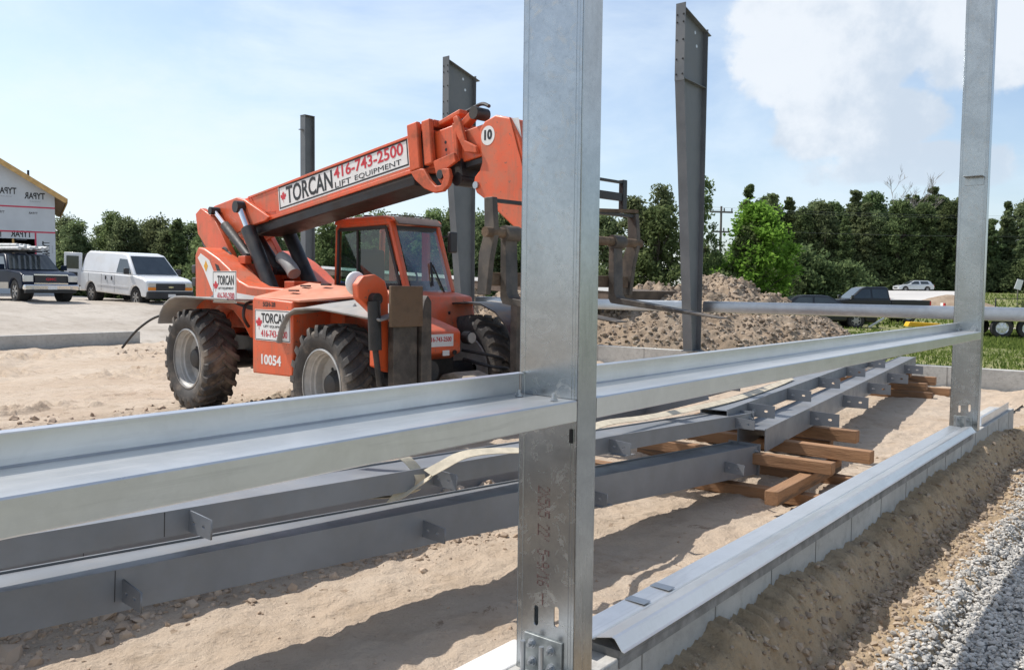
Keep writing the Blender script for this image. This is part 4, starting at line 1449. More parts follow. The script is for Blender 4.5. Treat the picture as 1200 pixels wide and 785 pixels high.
# ---- signs
def sign(origin, ex, ey, w, h, parent=TH, leaf=True, border=0.0, lines=(), name='sign_panel', plate=SIGNW, thick=0.006):
    m = basis(origin, ex, ey)
    s = part(name, MB().box(0, w, 0, h, -thick, 0), plate, parent)
    s.matrix_local = m
    if border:
        b = MB()
        t, g = border, border * 0.9
        z0, z1 = 0.0003, 0.0014
        b.box(g, w - g, g, g + t, z0, z1).box(g, w - g, h - g - t, h - g, z0, z1).box(g, g + t, g + t, h - g - t, z0, z1).box(w - g - t, w - g, g + t, h - g - t, z0, z1)
        part('border', b, INK, s)
    for (txt, x, y, tw_, th_, mm, bold) in lines:
        o = link('lettering', fit_text(txt, tw_, th_, bold), mm, s)
        o.matrix_local = Matrix.Translation((x, y, 0.0015))
    return s


LEAF = [(0, -0.5), (0.03, -0.5), (0.02, -0.2), (0.30, -0.25), (0.26, -0.12), (0.5, 0.06), (0.42, 0.10), (0.47, 0.24), (0.32, 0.21), (0.28, 0.28), (0.14, 0.13), (0.19, 0.40), (0.10, 0.36), (0.0, 0.52)]
LEAF = LEAF + [(-x, y) for x, y in reversed(LEAF[:-1])]


def maple(s, x, y, size):
    pts = [(x + px_ * size, y + py_ * size) for px_, py_ in LEAF]
    o = link('maple_leaf', plate_mesh('maple_leaf', pts, [], 0.001), RED, s)
    o.matrix_local = Matrix.Translation((0, 0, 0.0012))


# ---- boom
SL = 0.120                                # slope of the boom in the machine frame
ang = math.atan(SL)
bx = Vector((cos(ang), 0, sin(ang)))
bz = Vector((-sin(ang), 0, cos(ang)))
BO = Vector((-2.63, 0, 2.79))             # upper rear corner on the boom line
BM = Matrix((bx, (0, 1, 0), bz)).transposed().to_4x4()
BM.translation = BO


def bpart(name, mb, m, smooth=None, bevel=0.0, parent=None):
    o = part(name, mb, m, parent or TH, smooth, bevel)
    if parent is None:
        o.matrix_local = BM
    return o


boom = bpart('boom', MB().box(0.42, 4.52, -0.25, 0.25, -0.40, 0.0), ORANGE, bevel=0.022)
bpart('boom_lip', MB().box(0.85, 4.50, -0.272, -0.2505, -0.43, -0.385), ORANGE, bevel=0.006, parent=boom)
bpart('boom_lip', MB().box(0.85, 4.50, -0.262, -0.2505, -0.03, 0.0), ORANGE, bevel=0.004, parent=boom)
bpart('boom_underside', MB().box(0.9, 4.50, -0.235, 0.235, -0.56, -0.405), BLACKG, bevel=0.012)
# rear head of the boom: deep wedge plate
wedge = [(-0.32, -0.02), (-0.05, 0.03), (0.62, 0.03), (0.85, -0.05), (1.48, -0.40), (1.36, -0.44), (0.95, -0.44), (0.30, -0.52), (-0.28, -0.50), (-0.36, -0.25)]
for a, b in ((-0.315, -0.2505), (0.2505, 0.315)):
    bpart('boom_rear_plate', MB().prism(wedge, 'y', a, b), ORANGE, bevel=0.012)
bpart('boom_rear_block', MB().box(-0.3, 0.42, -0.25, 0.25, -0.42, -0.02), ORANGE_W, bevel=0.02)
bpart('boom_seam', MB().beam((0.92, -0.253, -0.03), (1.10, -0.253, -0.26), 0.012, 0.012, (0, 1, 0)).beam((1.10, -0.253, -0.26), (1.55, -0.253, -0.33), 0.012, 0.012, (0, 1, 0)), ORANGE)
bpart('pivot_pin', MB().cyl((-0.16, -0.34, -0.26), (-0.16, 0.34, -0.26), 0.055, 14), BLACK, smooth=40)
# boom sign
sg = sign((1.655, -0.2512, -0.345), (1, 0, 0), (0, 0, 1), 2.81, 0.335, boom, border=0.020,
          lines=(("TORCAN", 0.20, 0.055, 1.09, 0.235, INK, 0.022), ("416-743-2500", 1.33, 0.155, 1.38, 0.145, RED, 0.020), ("LIFT", 1.34, 0.045, 0.34, 0.072, INK, 0.0), ("EQUIPMENT", 1.76, 0.045, 0.90, 0.072, INK, 0.0)), thick=0.0005)
maple(sg, 0.125, 0.165, 0.15)

# collar and telescoping sections
bpart('collar_plate', MB().box(4.522, 4.70, -0.312, -0.252, -0.42, 0.098), ORANGE_W, bevel=0.014)
bpart('lifting_hook', MB().prism([(4.53, -0.425), (4.60, -0.53), (4.74, -0.65), (4.90, -0.73), (5.04, -0.74), (5.14, -0.69), (5.18, -0.60), (5.16, -0.52), (5.04, -0.50), (5.07, -0.60), (5.02, -0.67), (4.93, -0.66), (4.84, -0.57), (4.76, -0.44), (4.70, -0.425)], 'y', -0.31, -0.262), ORANGE_W, bevel=0.01)
bpart('collar', MB().box(4.525, 4.68, -0.2505, 0.251, 0.001, 0.09), ORANGE_W, bevel=0.012)
bpart('collar_frame', MB().box(4.74, 4.88, -0.285, -0.22, -0.40, 0.09).box(4.74, 4.88, 0.22, 0.285, -0.40, 0.09).box(4.74, 4.88, -0.219, 0.219, -0.44, -0.35).box(4.74, 4.88, -0.219, 0.219, 0.01, 0.09), ORANGE_W, bevel=0.015)
bpart('collar_gap', MB().box(4.50, 4.80, -0.21, 0.21, -0.40, -0.02), BLACK)
bpart('bracket', MB().prism([(4.88, -0.38), (5.22, -0.36), (5.24, -0.46), (5.10, -0.50), (5.06, -0.62), (4.98, -0.64), (4.92, -0.56), (4.90, -0.46)], 'y', -0.275, -0.235), ORANGE_W, bevel=0.008)
bpart('roller', MB().cyl((5.0, -0.30, -0.55), (5.0, 0.24, -0.55), 0.05, 14), BLACK, smooth=40)
bpart('chain_roller', MB().cyl((5.16, -0.2, -0.62), (5.16, 0.2, -0.62), 0.075, 16).box(4.9, 5.24, -0.19, 0.19, -0.60, -0.42), BLACK, smooth=40)
sec2 = bpart('boom_section', MB().box(4.6, 5.22, -0.205, 0.205, -0.43, -0.045), ORANGE, bevel=0.014)
for x, z in ((5.03, -0.20), (5.03, -0.28)):
    bpart('bolt_hole', MB().cyl((x, -0.207, z), (x, -0.2055, z), 0.018, 10), INK, parent=sec2)
bpart('section_strap', MB().prism([(5.20, 0.02), (5.26, 0.03), (5.31, -0.05), (5.36, -0.26), (5.52, -0.36), (5.52, -0.43), (5.34, -0.38), (5.24, -0.18)], 'y', -0.235, -0.19), ORANGE_W, bevel=0.01)
bpart('section_collar', MB().box(5.16, 5.225, -0.22, 0.22, -0.44, -0.03), ORANGE_W, bevel=0.014)
bpart('boom_section', MB().box(5.0, 5.72, -0.16, 0.16, -0.45, -0.13), ORANGE, bevel=0.012)
bpart('hose_guide', MB().beam((4.84, -0.10, 0.04), (5.24, -0.10, 0.09), 0.12, 0.055), ORANGE_W, bevel=0.012)
bpart('hose_drum', MB().cyl((5.47, -0.19, 0.01), (5.47, 0.0, 0.01), 0.066, 18), BLACK, smooth=40)
bpart('hose_lug', MB().beam((5.26, -0.12, -0.06), (5.45, -0.12, 0.03), 0.10, 0.08), ORANGE_W, bevel=0.012)
bpart('boom_hose', MB().tube(smooth_path([(4.7, 0.05, 0.08), (4.9, 0.02, 0.12), (5.2, -0.0, 0.13), (5.46, -0.05, 0.125), (5.6, -0.08, 0.06)]), 0.02, 8), BLACK, smooth=40)
bpart('inner_boom_end', MB().box(5.24, 5.70, -0.14, 0.14, -0.52, -0.452), BLACK, bevel=0.01)

# head plates (machine frame)
head = [(2.90, 3.27), (2.97, 3.34), (3.13, 3.385), (3.34, 3.33), (3.47, 3.12), (3.60, 2.72), (3.74, 2.30), (3.84, 1.98), (3.70, 1.95), (3.52, 2.16), (2.98, 2.55), (2.86, 2.62), (2.81, 2.71), (2.83, 2.79), (2.90, 2.85), (2.935, 2.93), (2.92, 3.05)]
hd = part('boom_head', MB().prism(head, 'y', -0.19, 0.19), ORANGE, TH, bevel=0.016)
part('number_disc', MB().cyl((3.025, -0.1912, 3.19), (3.025, -0.1925, 3.19), 0.098, 28), SIGNW, hd)
o = link('lettering', fit_text("10", 0.115, 0.105, 0.05), INK, hd)
o.matrix_local = basis((2.972, -0.1932, 3.145), (1, 0, 0), (0, 0, 1))
part('head_pin', MB().cyl((2.865, -0.215, 2.70), (2.865, 0.215, 2.70), 0.038, 16), BOLT, hd, smooth=40)
# instruction decal on the sloping face of the head plate
dm = basis((3.275, -0.1915, 3.085), (1, 0, 0.0), (-0.32, 0, 0.95))
dec = part('instruction_decal', MB().add([(0.02, 0, 0), (0.20, 0, 0), (0.20, 0.02, 0), (0.19, 0.21, 0), (0.03, 0.24, 0), (0.02, 0, 0.002), (0.20, 0, 0.002), (0.20, 0.02, 0.002), (0.19, 0.21, 0.002), (0.03, 0.24, 0.002)],
                                            [(4, 3, 2, 1, 0), (5, 6, 7, 8, 9), (0, 1, 6, 5), (1, 2, 7, 6), (2, 3, 8, 7), (3, 4, 9, 8), (4, 0, 5, 9)]), SIGNW, hd)
dec.matrix_local = dm
q = MB()
for (x0, y0, x1, y1) in ((0.05, 0.17, 0.075, 0.15), (0.075, 0.15, 0.07, 0.12), (0.07, 0.12, 0.10, 0.11), (0.10, 0.14, 0.13, 0.16), (0.115, 0.10, 0.14, 0.12), (0.14, 0.12, 0.15, 0.08), (0.12, 0.06, 0.15, 0.05), (0.06, 0.08, 0.085, 0.085)):
    q.beam((x0, y0, 0.0028), (x1, y1, 0.0028), 0.012, 0.001)
part('pictogram', q, INK, dec, kind='stuff')
hed = MB().beam((3.34, -0.193, 3.33), (3.84, -0.193, 1.98), 0.006, 0.02, (0, 1, 0))
part('head_edge', hed, ORANGE_W, hd)

# ---- lift cylinders (black barrel, chrome rod) either side of the boom
def cyl(name, a, b, rb, frac, ca=ORANGE_W):
    a, b = Vector(a), Vector(b)
    m = a.lerp(b, frac)
    c = part(name, MB().cyl(a, m, rb, 20), BLACK, TH, smooth=40)
    part('rod', MB().cyl(m, b, rb * 0.48, 16), CHROME, c, smooth=40)
    part('rod_eye', MB().cyl(b + Vector((0, -0.07, 0)), b + Vector((0, 0.07, 0)), rb * 0.85, 14), BLACK, c, smooth=40)
    part('barrel_end', MB().cyl(a + Vector((0, -0.08, 0)), a + Vector((0, 0.08, 0)), rb * 0.9, 14), BLACK, c, smooth=40)
    return c


cyl('lift_cylinder', (-0.88, -0.37, 1.50), (-1.82, -0.37, 2.74), 0.10, 0.74)
cyl('lift_cylinder', (-0.80, 0.25, 1.45), (-1.75, 0.25, 2.65), 0.10, 0.80)
cyl('levelling_cylinder', (-1.48, -0.40, 2.02), (-2.52, -0.40, 2.72), 0.068, 0.68)
cyl('levelling_cylinder', (-1.45, 0.05, 1.85), (-2.3, 0.05, 2.55), 0.068, 0.68)
# hoses at the back
for dy, a in ((-0.40, 0.0), (-0.34, 0.05), (-0.30, -0.04)):
    part('hydraulic_hose', MB().tube(smooth_path([(-2.66 + a, dy, 2.70), (-2.86, dy, 2.50), (-2.82 + a, dy - 0.02, 2.25), (-2.55, dy - 0.03, 2.12), (-2.25 + a, dy, 2.16)]), 0.022, 8), BLACK, TH, smooth=40)
for k in range(5):
    x = -2.0 + 0.13 * k
    part('hydraulic_hose', MB().tube(smooth_path([(x - 0.15, -0.47, 2.12 - 0.06 * k), (x, -0.50, 2.16 - 0.07 * k), (x + 0.18, -0.49, 2.0 - 0.07 * k), (x + 0.28, -0.46, 1.95 - 0.06 * k)]), 0.02, 7), BLACK, TH, smooth=40)
part('valve_block', MB().box(-1.55, -1.35, -0.54, -0.44, 1.93, 2.04), ORANGE_W, TH, bevel=0.01)
# loose hose sweeping off the rear to the left
part('trailing_hose', MB().tube(smooth_path([(-2.38, -0.9, 1.22), (-2.65, -0.95, 1.22), (-2.95, -1.1, 1.16), (-3.25, -1.25, 0.96), (-3.46, -1.38, 0.70)]), 0.018, 8), BLACK, TH, smooth=40)

# ---- cab on the left side
cab = part('cab_lower', MB().prism([(-0.56, 1.05), (-0.56, 1.62), (0.93, 1.60), (1.36, 1.53), (1.46, 1.10), (1.2, 1.0)], 'y', 0.345, 1.17), ORANGE, TH, bevel=0.03)
CP = {'A0': (1.00, 1.60), 'A1': (0.66, 2.47), 'C0': (-0.52, 1.62), 'C1': (-0.46, 2.47)}


def frame_bars(y, parent):
    f = MB()
    f.beam((1.00, y, 1.58), (0.68, y, 2.46), 0.075, 0.075, (0, 1, 0))
    f.beam((-0.53, y, 1.60), (-0.49, y, 2.46), 0.07, 0.07, (0, 1, 0))
    return f


for y in (0.39, 1.13):
    part('cab_pillar', MB().beam((1.00, y, 1.58), (0.68, y, 2.46), 0.075, 0.075, (0, 1, 0)), ORANGE, TH, bevel=0.018)
    part('cab_pillar', MB().beam((-0.53, y, 1.60), (-0.49, y, 2.46), 0.07, 0.07, (0, 1, 0)), ORANGE, TH, bevel=0.018)
    part('cab_rail', MB().beam((-0.50, y, 2.46), (0.70, y, 2.46), 0.07, 0.07), ORANGE, TH, bevel=0.018)
# black rubber surround and door post on the near side
sur = MB()
for a, b in (((-0.47, 1.66), (-0.44, 2.40)), ((-0.44, 2.40), (0.61, 2.40)), ((0.61, 2.40), (0.90, 1.66)), ((0.90, 1.66), (-0.47, 1.66))):
    sur.beam((a[0], 0.352, a[1]), (b[0], 0.352, b[1]), 0.045, 0.014, (0, 1, 0))
part('window_seal', sur, PLASTIC, TH)
part('window_bar', MB().box(-0.02, 0.012, 0.345, 0.365, 1.67, 2.39), PLASTIC, TH)
part('far_pillar', MB().box(-0.30, -0.18, 1.10, 1.15, 1.62, 2.44), ORANGE_W, TH)
part('far_pillar', MB().box(0.42, 0.54, 1.10, 1.15, 1.62, 2.44), ORANGE, TH)
part('side_window', MB().add([(-0.46, 0.368, 1.67), (0.88, 0.368, 1.67), (0.60, 0.368, 2.40), (-0.43, 0.368, 2.40)], [(0, 1, 2, 3)]), GLASS, TH)
part('side_window', MB().add([(-0.46, 1.135, 1.67), (0.88, 1.135, 1.67), (0.60, 1.135, 2.40), (-0.43, 1.135, 2.40)], [(0, 1, 2, 3)]), GLASS, TH)
part('rear_window', MB().add([(-0.50, 0.44, 1.67), (-0.50, 1.10, 1.67), (-0.47, 1.10, 2.40), (-0.47, 0.44, 2.40)], [(0, 1, 2, 3)]), GLASS, TH)
ws = part('windscreen', MB().add([(1.05, 0.44, 1.56), (1.05, 1.09, 1.56), (0.72, 1.09, 2.40), (0.72, 0.44, 2.40)], [(0, 1, 2, 3)]), WSGLASS, TH)
part('windscreen_top_bar', MB().beam((0.715, 0.42, 2.385), (0.715, 1.11, 2.385), 0.03, 0.07), PLASTIC, TH)
part('wiper', MB().beam((1.09, 0.98, 1.48), (0.93, 0.86, 1.93), 0.02, 0.02).beam((0.92, 0.84, 1.96), (1.03, 0.78, 1.66), 0.025, 0.018).beam((1.42, 0.72, 1.32), (1.09, 0.98, 1.50), 0.03, 0.03), BLACK, TH)
part('cab_roof', MB().prism([(-0.54, 2.47), (-0.52, 2.535), (-0.40, 2.555), (0.55, 2.55), (0.70, 2.52), (0.76, 2.47)], 'y', 0.34, 1.18), ORANGE, TH, bevel=0.02)
rg = part('roof_visor', MB().prism([(0.56, 2.553), (0.72, 2.53), (0.82, 2.44), (0.80, 2.43), (0.70, 2.50), (0.56, 2.535)], 'y', 0.40, 1.12), mat('visor_brown', (0.12, 0.085, 0.07), 0.6), TH, bevel=0.006)
rf = MB()
for k in range(9):
    rf = MB().box(0.57, 0.70, 0.43 + k * 0.075, 0.45 + k * 0.075, 2.554, 2.562)
    part('visor_rib', rf, PLASTIC, rg)
part('roof_beacon_base', MB().cyl((-0.1, 0.6, 2.56), (-0.1, 0.6, 2.60), 0.07, 14), BLACK, TH, smooth=40)
part('seat', MB().box(-0.25, 0.25, 0.55, 1.0, 1.5, 1.72).box(-0.36, -0.22, 0.57, 0.98, 1.7, 2.15), SEATM, TH, bevel=0.04)
part('control_console', MB().box(0.55, 0.85, 0.5, 1.05, 1.5, 1.72), PLASTIC, TH, bevel=0.03)
part('steering_wheel', MB().tube([(0.50 + 0.07 * cos(a), 0.78 + 0.17 * sin(a), 1.80 - 0.15 * cos(a)) for a in [2 * pi * k / 16 for k in range(17)]], 0.014, 6), BLACK, TH, smooth=40)
part('mirror', MB().box(0.80, 0.86, 1.22, 1.36, 2.10, 2.38), PLASTIC, TH, bevel=0.02)
part('mirror_arm', MB().tube([(0.72, 1.13, 2.30), (0.80, 1.24, 2.32), (0.83, 1.28, 2.25)], 0.014, 6), BLACK, TH)
part('cab_step_box', MB().box(-0.45, 0.9, 0.75, 1.2, 0.62, 1.04), BLACK, TH, bevel=0.02)

# ---- front frame with number plate and lamp
nose = part('nose_box', MB().prism([(1.25, 0.86), (1.25, 1.38), (2.06, 1.17), (2.10, 1.13), (2.10, 0.90), (1.95, 0.82)], 'y', -0.72, 0.30), ORANGE, TH, bevel=0.02)
sgn = sign((2.105, -0.52, 0.975), (0, 1, 0), (0, 0, 1), 0.70, 0.14, TH, lines=(("TORCAN", 0.03, 0.035, 0.27, 0.075, INK, 0.02), ("416-743-2500", 0.33, 0.055, 0.34, 0.055, RED, 0.015)), thick=0.004)
part('number_tag', MB().box(2.101, 2.106, 0.02, 0.12, 0.87, 0.93), SIGNW, TH)
part('hole_plug', MB().cyl((2.10, 0.20, 0.90), (2.112, 0.20, 0.90), 0.03, 14), INK, TH)
hl = part('headlight', MB().cyl((2.02, 0.44, 1.06), (2.13, 0.44, 1.06), 0.075, 18), BLACK, TH, smooth=40)
part('lens', MB().cyl((2.131, 0.44, 1.06), (2.14, 0.44, 1.06), 0.062, 18), LAMPC, hl, smooth=40)
part('tow_drum', MB().cyl((2.0, -0.25, 0.72), (2.22, -0.25, 0.72), 0.12, 20), BLACK, TH, smooth=40)
part('folded_tarp', MB().prism([(2.0, 0.55), (2.1, 0.66), (2.3, 0.70), (2.55, 0.64), (2.6, 0.56), (2.3, 0.52)], 'y', 0.0, 0.42), mat('tarp', (0.30, 0.255, 0.20), 0.9, 0, 0.3, 9, bump=0.5, bscale=12), TH, bevel=0.03)
part('front_hoses', MB().tube(smooth_path([(1.9, 0.5, 0.9), (2.2, 0.62, 0.86), (2.3, 0.8, 0.80), (2.1, 0.95, 0.72)]), 0.02, 7).tube(smooth_path([(1.95, 0.48, 0.80), (2.3, 0.55, 0.74), (2.42, 0.75, 0.70), (2.1, 0.95, 0.66)]), 0.02, 7), BLACK, TH, smooth=40)

# ---- outriggers folded up at the front
PADM = mat('pad_brown', (0.17, 0.115, 0.072), 0.8, 0.1, 0.3, 5, dirt=(0.10, 0.065, 0.04), dirt_amt=0.6, dirt_scale=5, bump=0.3, bscale=30)


def outrigger(sy):
    y0 = -1.0 * 1
    def Y(a):
        return a if sy < 0 else -a - 0.05
    br_ = part('outrigger_bracket', MB().prism([(Y(-1.42), 1.52), (Y(-1.43), 1.66), (Y(-1.36), 1.74), (Y(-1.22), 1.76), (Y(-1.10), 1.70), (Y(-1.06), 1.58), (Y(-1.05), 0.78), (Y(-1.22), 0.85), (Y(-1.22), 1.36), (Y(-1.34), 1.46)], 'x', 2.42, 2.52), ORANGE, TH, bevel=0.012)
    a, b = Y(-1.30), Y(-1.15)
    part('outrigger_cylinder', MB().cyl((2.56, Y(-1.27), 1.50), (2.56, Y(-1.25), 1.02), 0.065, 16).cyl((2.56, Y(-1.25), 1.02), (2.54, Y(-1.15), 0.45), 0.03, 10).cyl((2.50, Y(-1.25), 1.52), (2.60, Y(-1.25), 1.52), 0.06, 14), BLACK, TH, smooth=40)
    lg = part('outrigger_leg', MB().box(2.56, 2.66, min(Y(-1.10), Y(-0.80)), max(Y(-1.10), Y(-0.80)), 0.30, 1.30), FORKM, TH, bevel=0.01)
    part('outrigger_side', MB().prism([(Y(-0.79), 0.30), (Y(-0.77), 1.36), (Y(-0.74), 1.50), (Y(-0.70), 1.56), (Y(-0.65), 1.50), (Y(-0.64), 0.30)], 'x', 2.60, 2.70), FORKM, TH, bevel=0.008)
    part('outrigger_pad', MB().box(2.705, 2.745, min(Y(-1.20), Y(-0.80)), max(Y(-1.20), Y(-0.80)), 1.25, 1.65), PADM, TH, bevel=0.008)


outrigger(-1)
outrigger(1)
mir = part('round_mirror', MB().ball((2.36, -1.34, 1.67), (0.05, 0.12, 0.12), 18, 10), SKINW, TH, smooth=60)

# ---- fork carriage and forks
FK = 3.90
for y in (-1.02, 1.10):
    part('carriage_side', MB().prism([(FK - 0.06, 2.44), (FK + 0.05, 2.44), (FK + 0.08, 2.12), (FK + 0.02, 1.88), (FK - 0.02, 1.58), (FK - 0.14, 1.58), (FK - 0.12, 1.95), (FK - 0.05, 2.14)], 'y', y, y + 0.06), FORKM, TH, bevel=0.006)
part('carriage_bar', MB().cyl((FK + 0.04, -1.10, 2.13), (FK + 0.04, 1.20, 2.13), 0.045, 16), DUSTY, TH, smooth=40)
part('carriage_top_bar', MB().box(FK - 0.03, FK + 0.03, -0.96, 1.10, 2.40, 2.43), BLACK, TH)
part('carriage_low_bar', MB().box(FK - 0.10, FK - 0.02, -0.96, 1.09, 1.66, 1.78), DUSTY, TH, bevel=0.01)
part('carriage_centre_plate', MB().box(FK - 0.12, FK - 0.02, -0.30, 0.30, 1.79, 2.39), ORANGE_W, TH, bevel=0.01)
part('load_guard_post', MB().box(FK - 0.03, FK + 0.03, 0.90, 0.97, 2.44, 2.78), BLACK, TH, bevel=0.006)
part('load_guard_arm', MB().box(FK - 0.02, FK + 0.02, 0.40, 0.895, 2.56, 2.64).box(FK - 0.02, FK + 0.02, 0.45, 0.895, 2.74, 2.765), BLACK, TH)
part('load_guard_shelf', MB().beam((FK, 0.40, 2.43), (FK, 1.16, 2.47), 0.08, 0.035), DUSTY, TH)
for y in (-0.78, 0.80):
    f = MB()
    f.prism([(FK - 0.01, 2.16), (FK + 0.05, 2.17), (FK + 0.07, 1.60), (FK + 0.10, 1.555), (FK + 1.30, 1.385), (FK + 1.30, 1.375), (FK + 0.10, 1.49), (FK + 0.02, 1.50), (FK - 0.01, 1.55)], 'y', y - 0.075, y + 0.075)
    fk = part('fork', f, FORKM, TH, bevel=0.006)
    part('fork_hook', MB().cyl((FK + 0.04, y - 0.09, 2.13), (FK + 0.04, y + 0.09, 2.13), 0.07, 14), FORKM, fk, smooth=40)

# ---- Torcan plates low on the machine
s1_ = sign((0.16, -1.223, 1.00), (1, 0, 0), (0, 0, 1), 0.78, 0.36, TH, border=0.008, lines=(("TORCAN", 0.15, 0.205, 0.56, 0.115, INK, 0.022), ("LIFT EQUIPMENT", 0.20, 0.150, 0.50, 0.032, INK, 0.0), ("416-743-2500", 0.14, 0.045, 0.58, 0.080, RED, 0.012)), thick=0.003)
maple(s1_, 0.095, 0.20, 0.15)
o = link('lettering', fit_text("10054", 0.44, 0.12, 0.03), SIGNW, TH)
o.matrix_local = basis((0.30, -1.2215, 0.72), (1, 0, 0), (0, 0, 1))
o = link('lettering', fit_text("SGH-28", 0.28, 0.055, 0.02), INK, TH)
o.matrix_local = basis((0.34, -1.2215, 1.395), (1, 0, 0), (0, 0, 1))
s2_ = sign((-1.05, -1.15, 1.415), (1, 0, 0), (0, 0, 1), 0.62, 0.40, TH, border=0.008, lines=(("TORCAN", 0.13, 0.225, 0.43, 0.12, INK, 0.022), ("LIFT EQUIPMENT", 0.15, 0.165, 0.40, 0.033, INK, 0.0), ("416-743-2500", 0.12, 0.045, 0.45, 0.085, RED, 0.012)), thick=0.004)
maple(s2_, 0.08, 0.21, 0.14)

# =================================================================== ROAD VEHICLES
def side_poly(top, wheels, ar, sill, z_axle):
    """closed side outline: 'top' runs rear->front over the top; bottom gets wheel arches"""
    pts = list(top)
    for xw in sorted(wheels, reverse=True):
        dz = sill - z_axle
        a0 = math.asin(max(-0.99, min(0.99, dz / ar)))
        for k in range(9):
            a = a0 + (pi - 2 * a0) * k / 8
            pts.append((xw + ar * cos(a), z_axle + ar * sin(a)))
    return pts


def car_wheels(root, xs, half, r, w, rimmat=RIM):
    for x in xs:
        for s in (-1, 1):
            m = MB().lathe([(r * 0.60, -w / 2 * 0.9), (r * 0.72, -w / 2), (r * 0.94, -w / 2), (r, -w / 2 * 0.7), (r, w / 2 * 0.7), (r * 0.94, w / 2), (r * 0.6, w / 2)], (0, 0, 0), 28)
            wh = part('wheel', m, RUBBER_C, root, smooth=35)
            wh.location = (x, s * (half - w / 2), r)
            wh.rotation_euler = (0, 0, 0 if s < 0 else pi)
            q = MB().lathe([(r * 0.62, -w / 2 * 0.92), (r * 0.60, -w / 2 * 0.7), (r * 0.50, -w / 2 * 0.55), (r * 0.2, -w / 2 * 0.75), (0.0, -w / 2 * 0.8)], (0, 0, 0), 22)
            for k in range(6):
                a = 2 * pi * k / 6
                q.beam((r * 0.16 * cos(a), -w / 2 * 0.85, r * 0.16 * sin(a)), (r * 0.56 * cos(a), -w / 2 * 0.80, r * 0.56 * sin(a)), r * 0.14, 0.02, (0, 1, 0))
            part('rim', q, rimmat, wh, smooth=35)


def greenhouse(root, outline, w0, w1, z0, z1, m, name='cabin', bevel=0.05):
    """cab block whose sides lean in: outline in (x,z)"""
    mb = MB()
    n = len(outline)

    def hw(z):
        t = (z - z0) / (z1 - z0)
        return w0 + (w1 - w0) * t
    vs = [(x, -hw(z), z) for x, z in outline] + [(x, hw(z), z) for x, z in outline]
    fs = [(k, (k + 1) % n, n + (k + 1) % n, n + k) for k in range(n)] + [tuple(range(n))[::-1], tuple(range(n, 2 * n))]
    mb.add(vs, fs)
    part(name, mb, m, root, bevel=bevel, seg=3)

    def side_glass(poly, nm='side_window'):
        for s in (-1, 1):
            k = len(poly)
            a = [(x, s * (hw(z) + 0.004), z) for x, z in poly]
            b = [(x, s * (hw(z) + 0.010), z) for x, z in poly]
            g = MB().add(a + b, [tuple(range(k)), tuple(range(k, 2 * k))] + [(i, (i + 1) % k, k + (i + 1) % k, k + i) for i in range(k)])
            part(nm, g, CARGLASS, root)

    def cross_glass(p0, p1, inset, nm='windscreen', out=0.012):
        d = Vector((p1[0] - p0[0], p1[1] - p0[1])).normalized()
        nn = Vector((d.y, -d.x)) if p0[0] > p1[0] else Vector((-d.y, d.x))
        if (nn.x > 0) != (p0[0] > (outline[0][0] + outline[-1][0]) / 2 if False else p0[0] > 0 if nm == 'windscreen' else p0[0] > 1e9):
            nn = -nn
        vs_ = []
        for o_ in (0.003, out):
            for (x, z) in (p0, p1):
                for s in (-1, 1):
                    vs_.append((x + nn.x * o_, s * (hw(z) - inset), z + nn.y * o_))
        g = MB().add(vs_, [(0, 1, 3, 2), (4, 6, 7, 5), (0, 4, 5, 1), (2, 3, 7, 6), (0, 2, 6, 4), (1, 5, 7, 3)])
        part(nm, g, CARGLASS, root)
    return side_glass, cross_glass


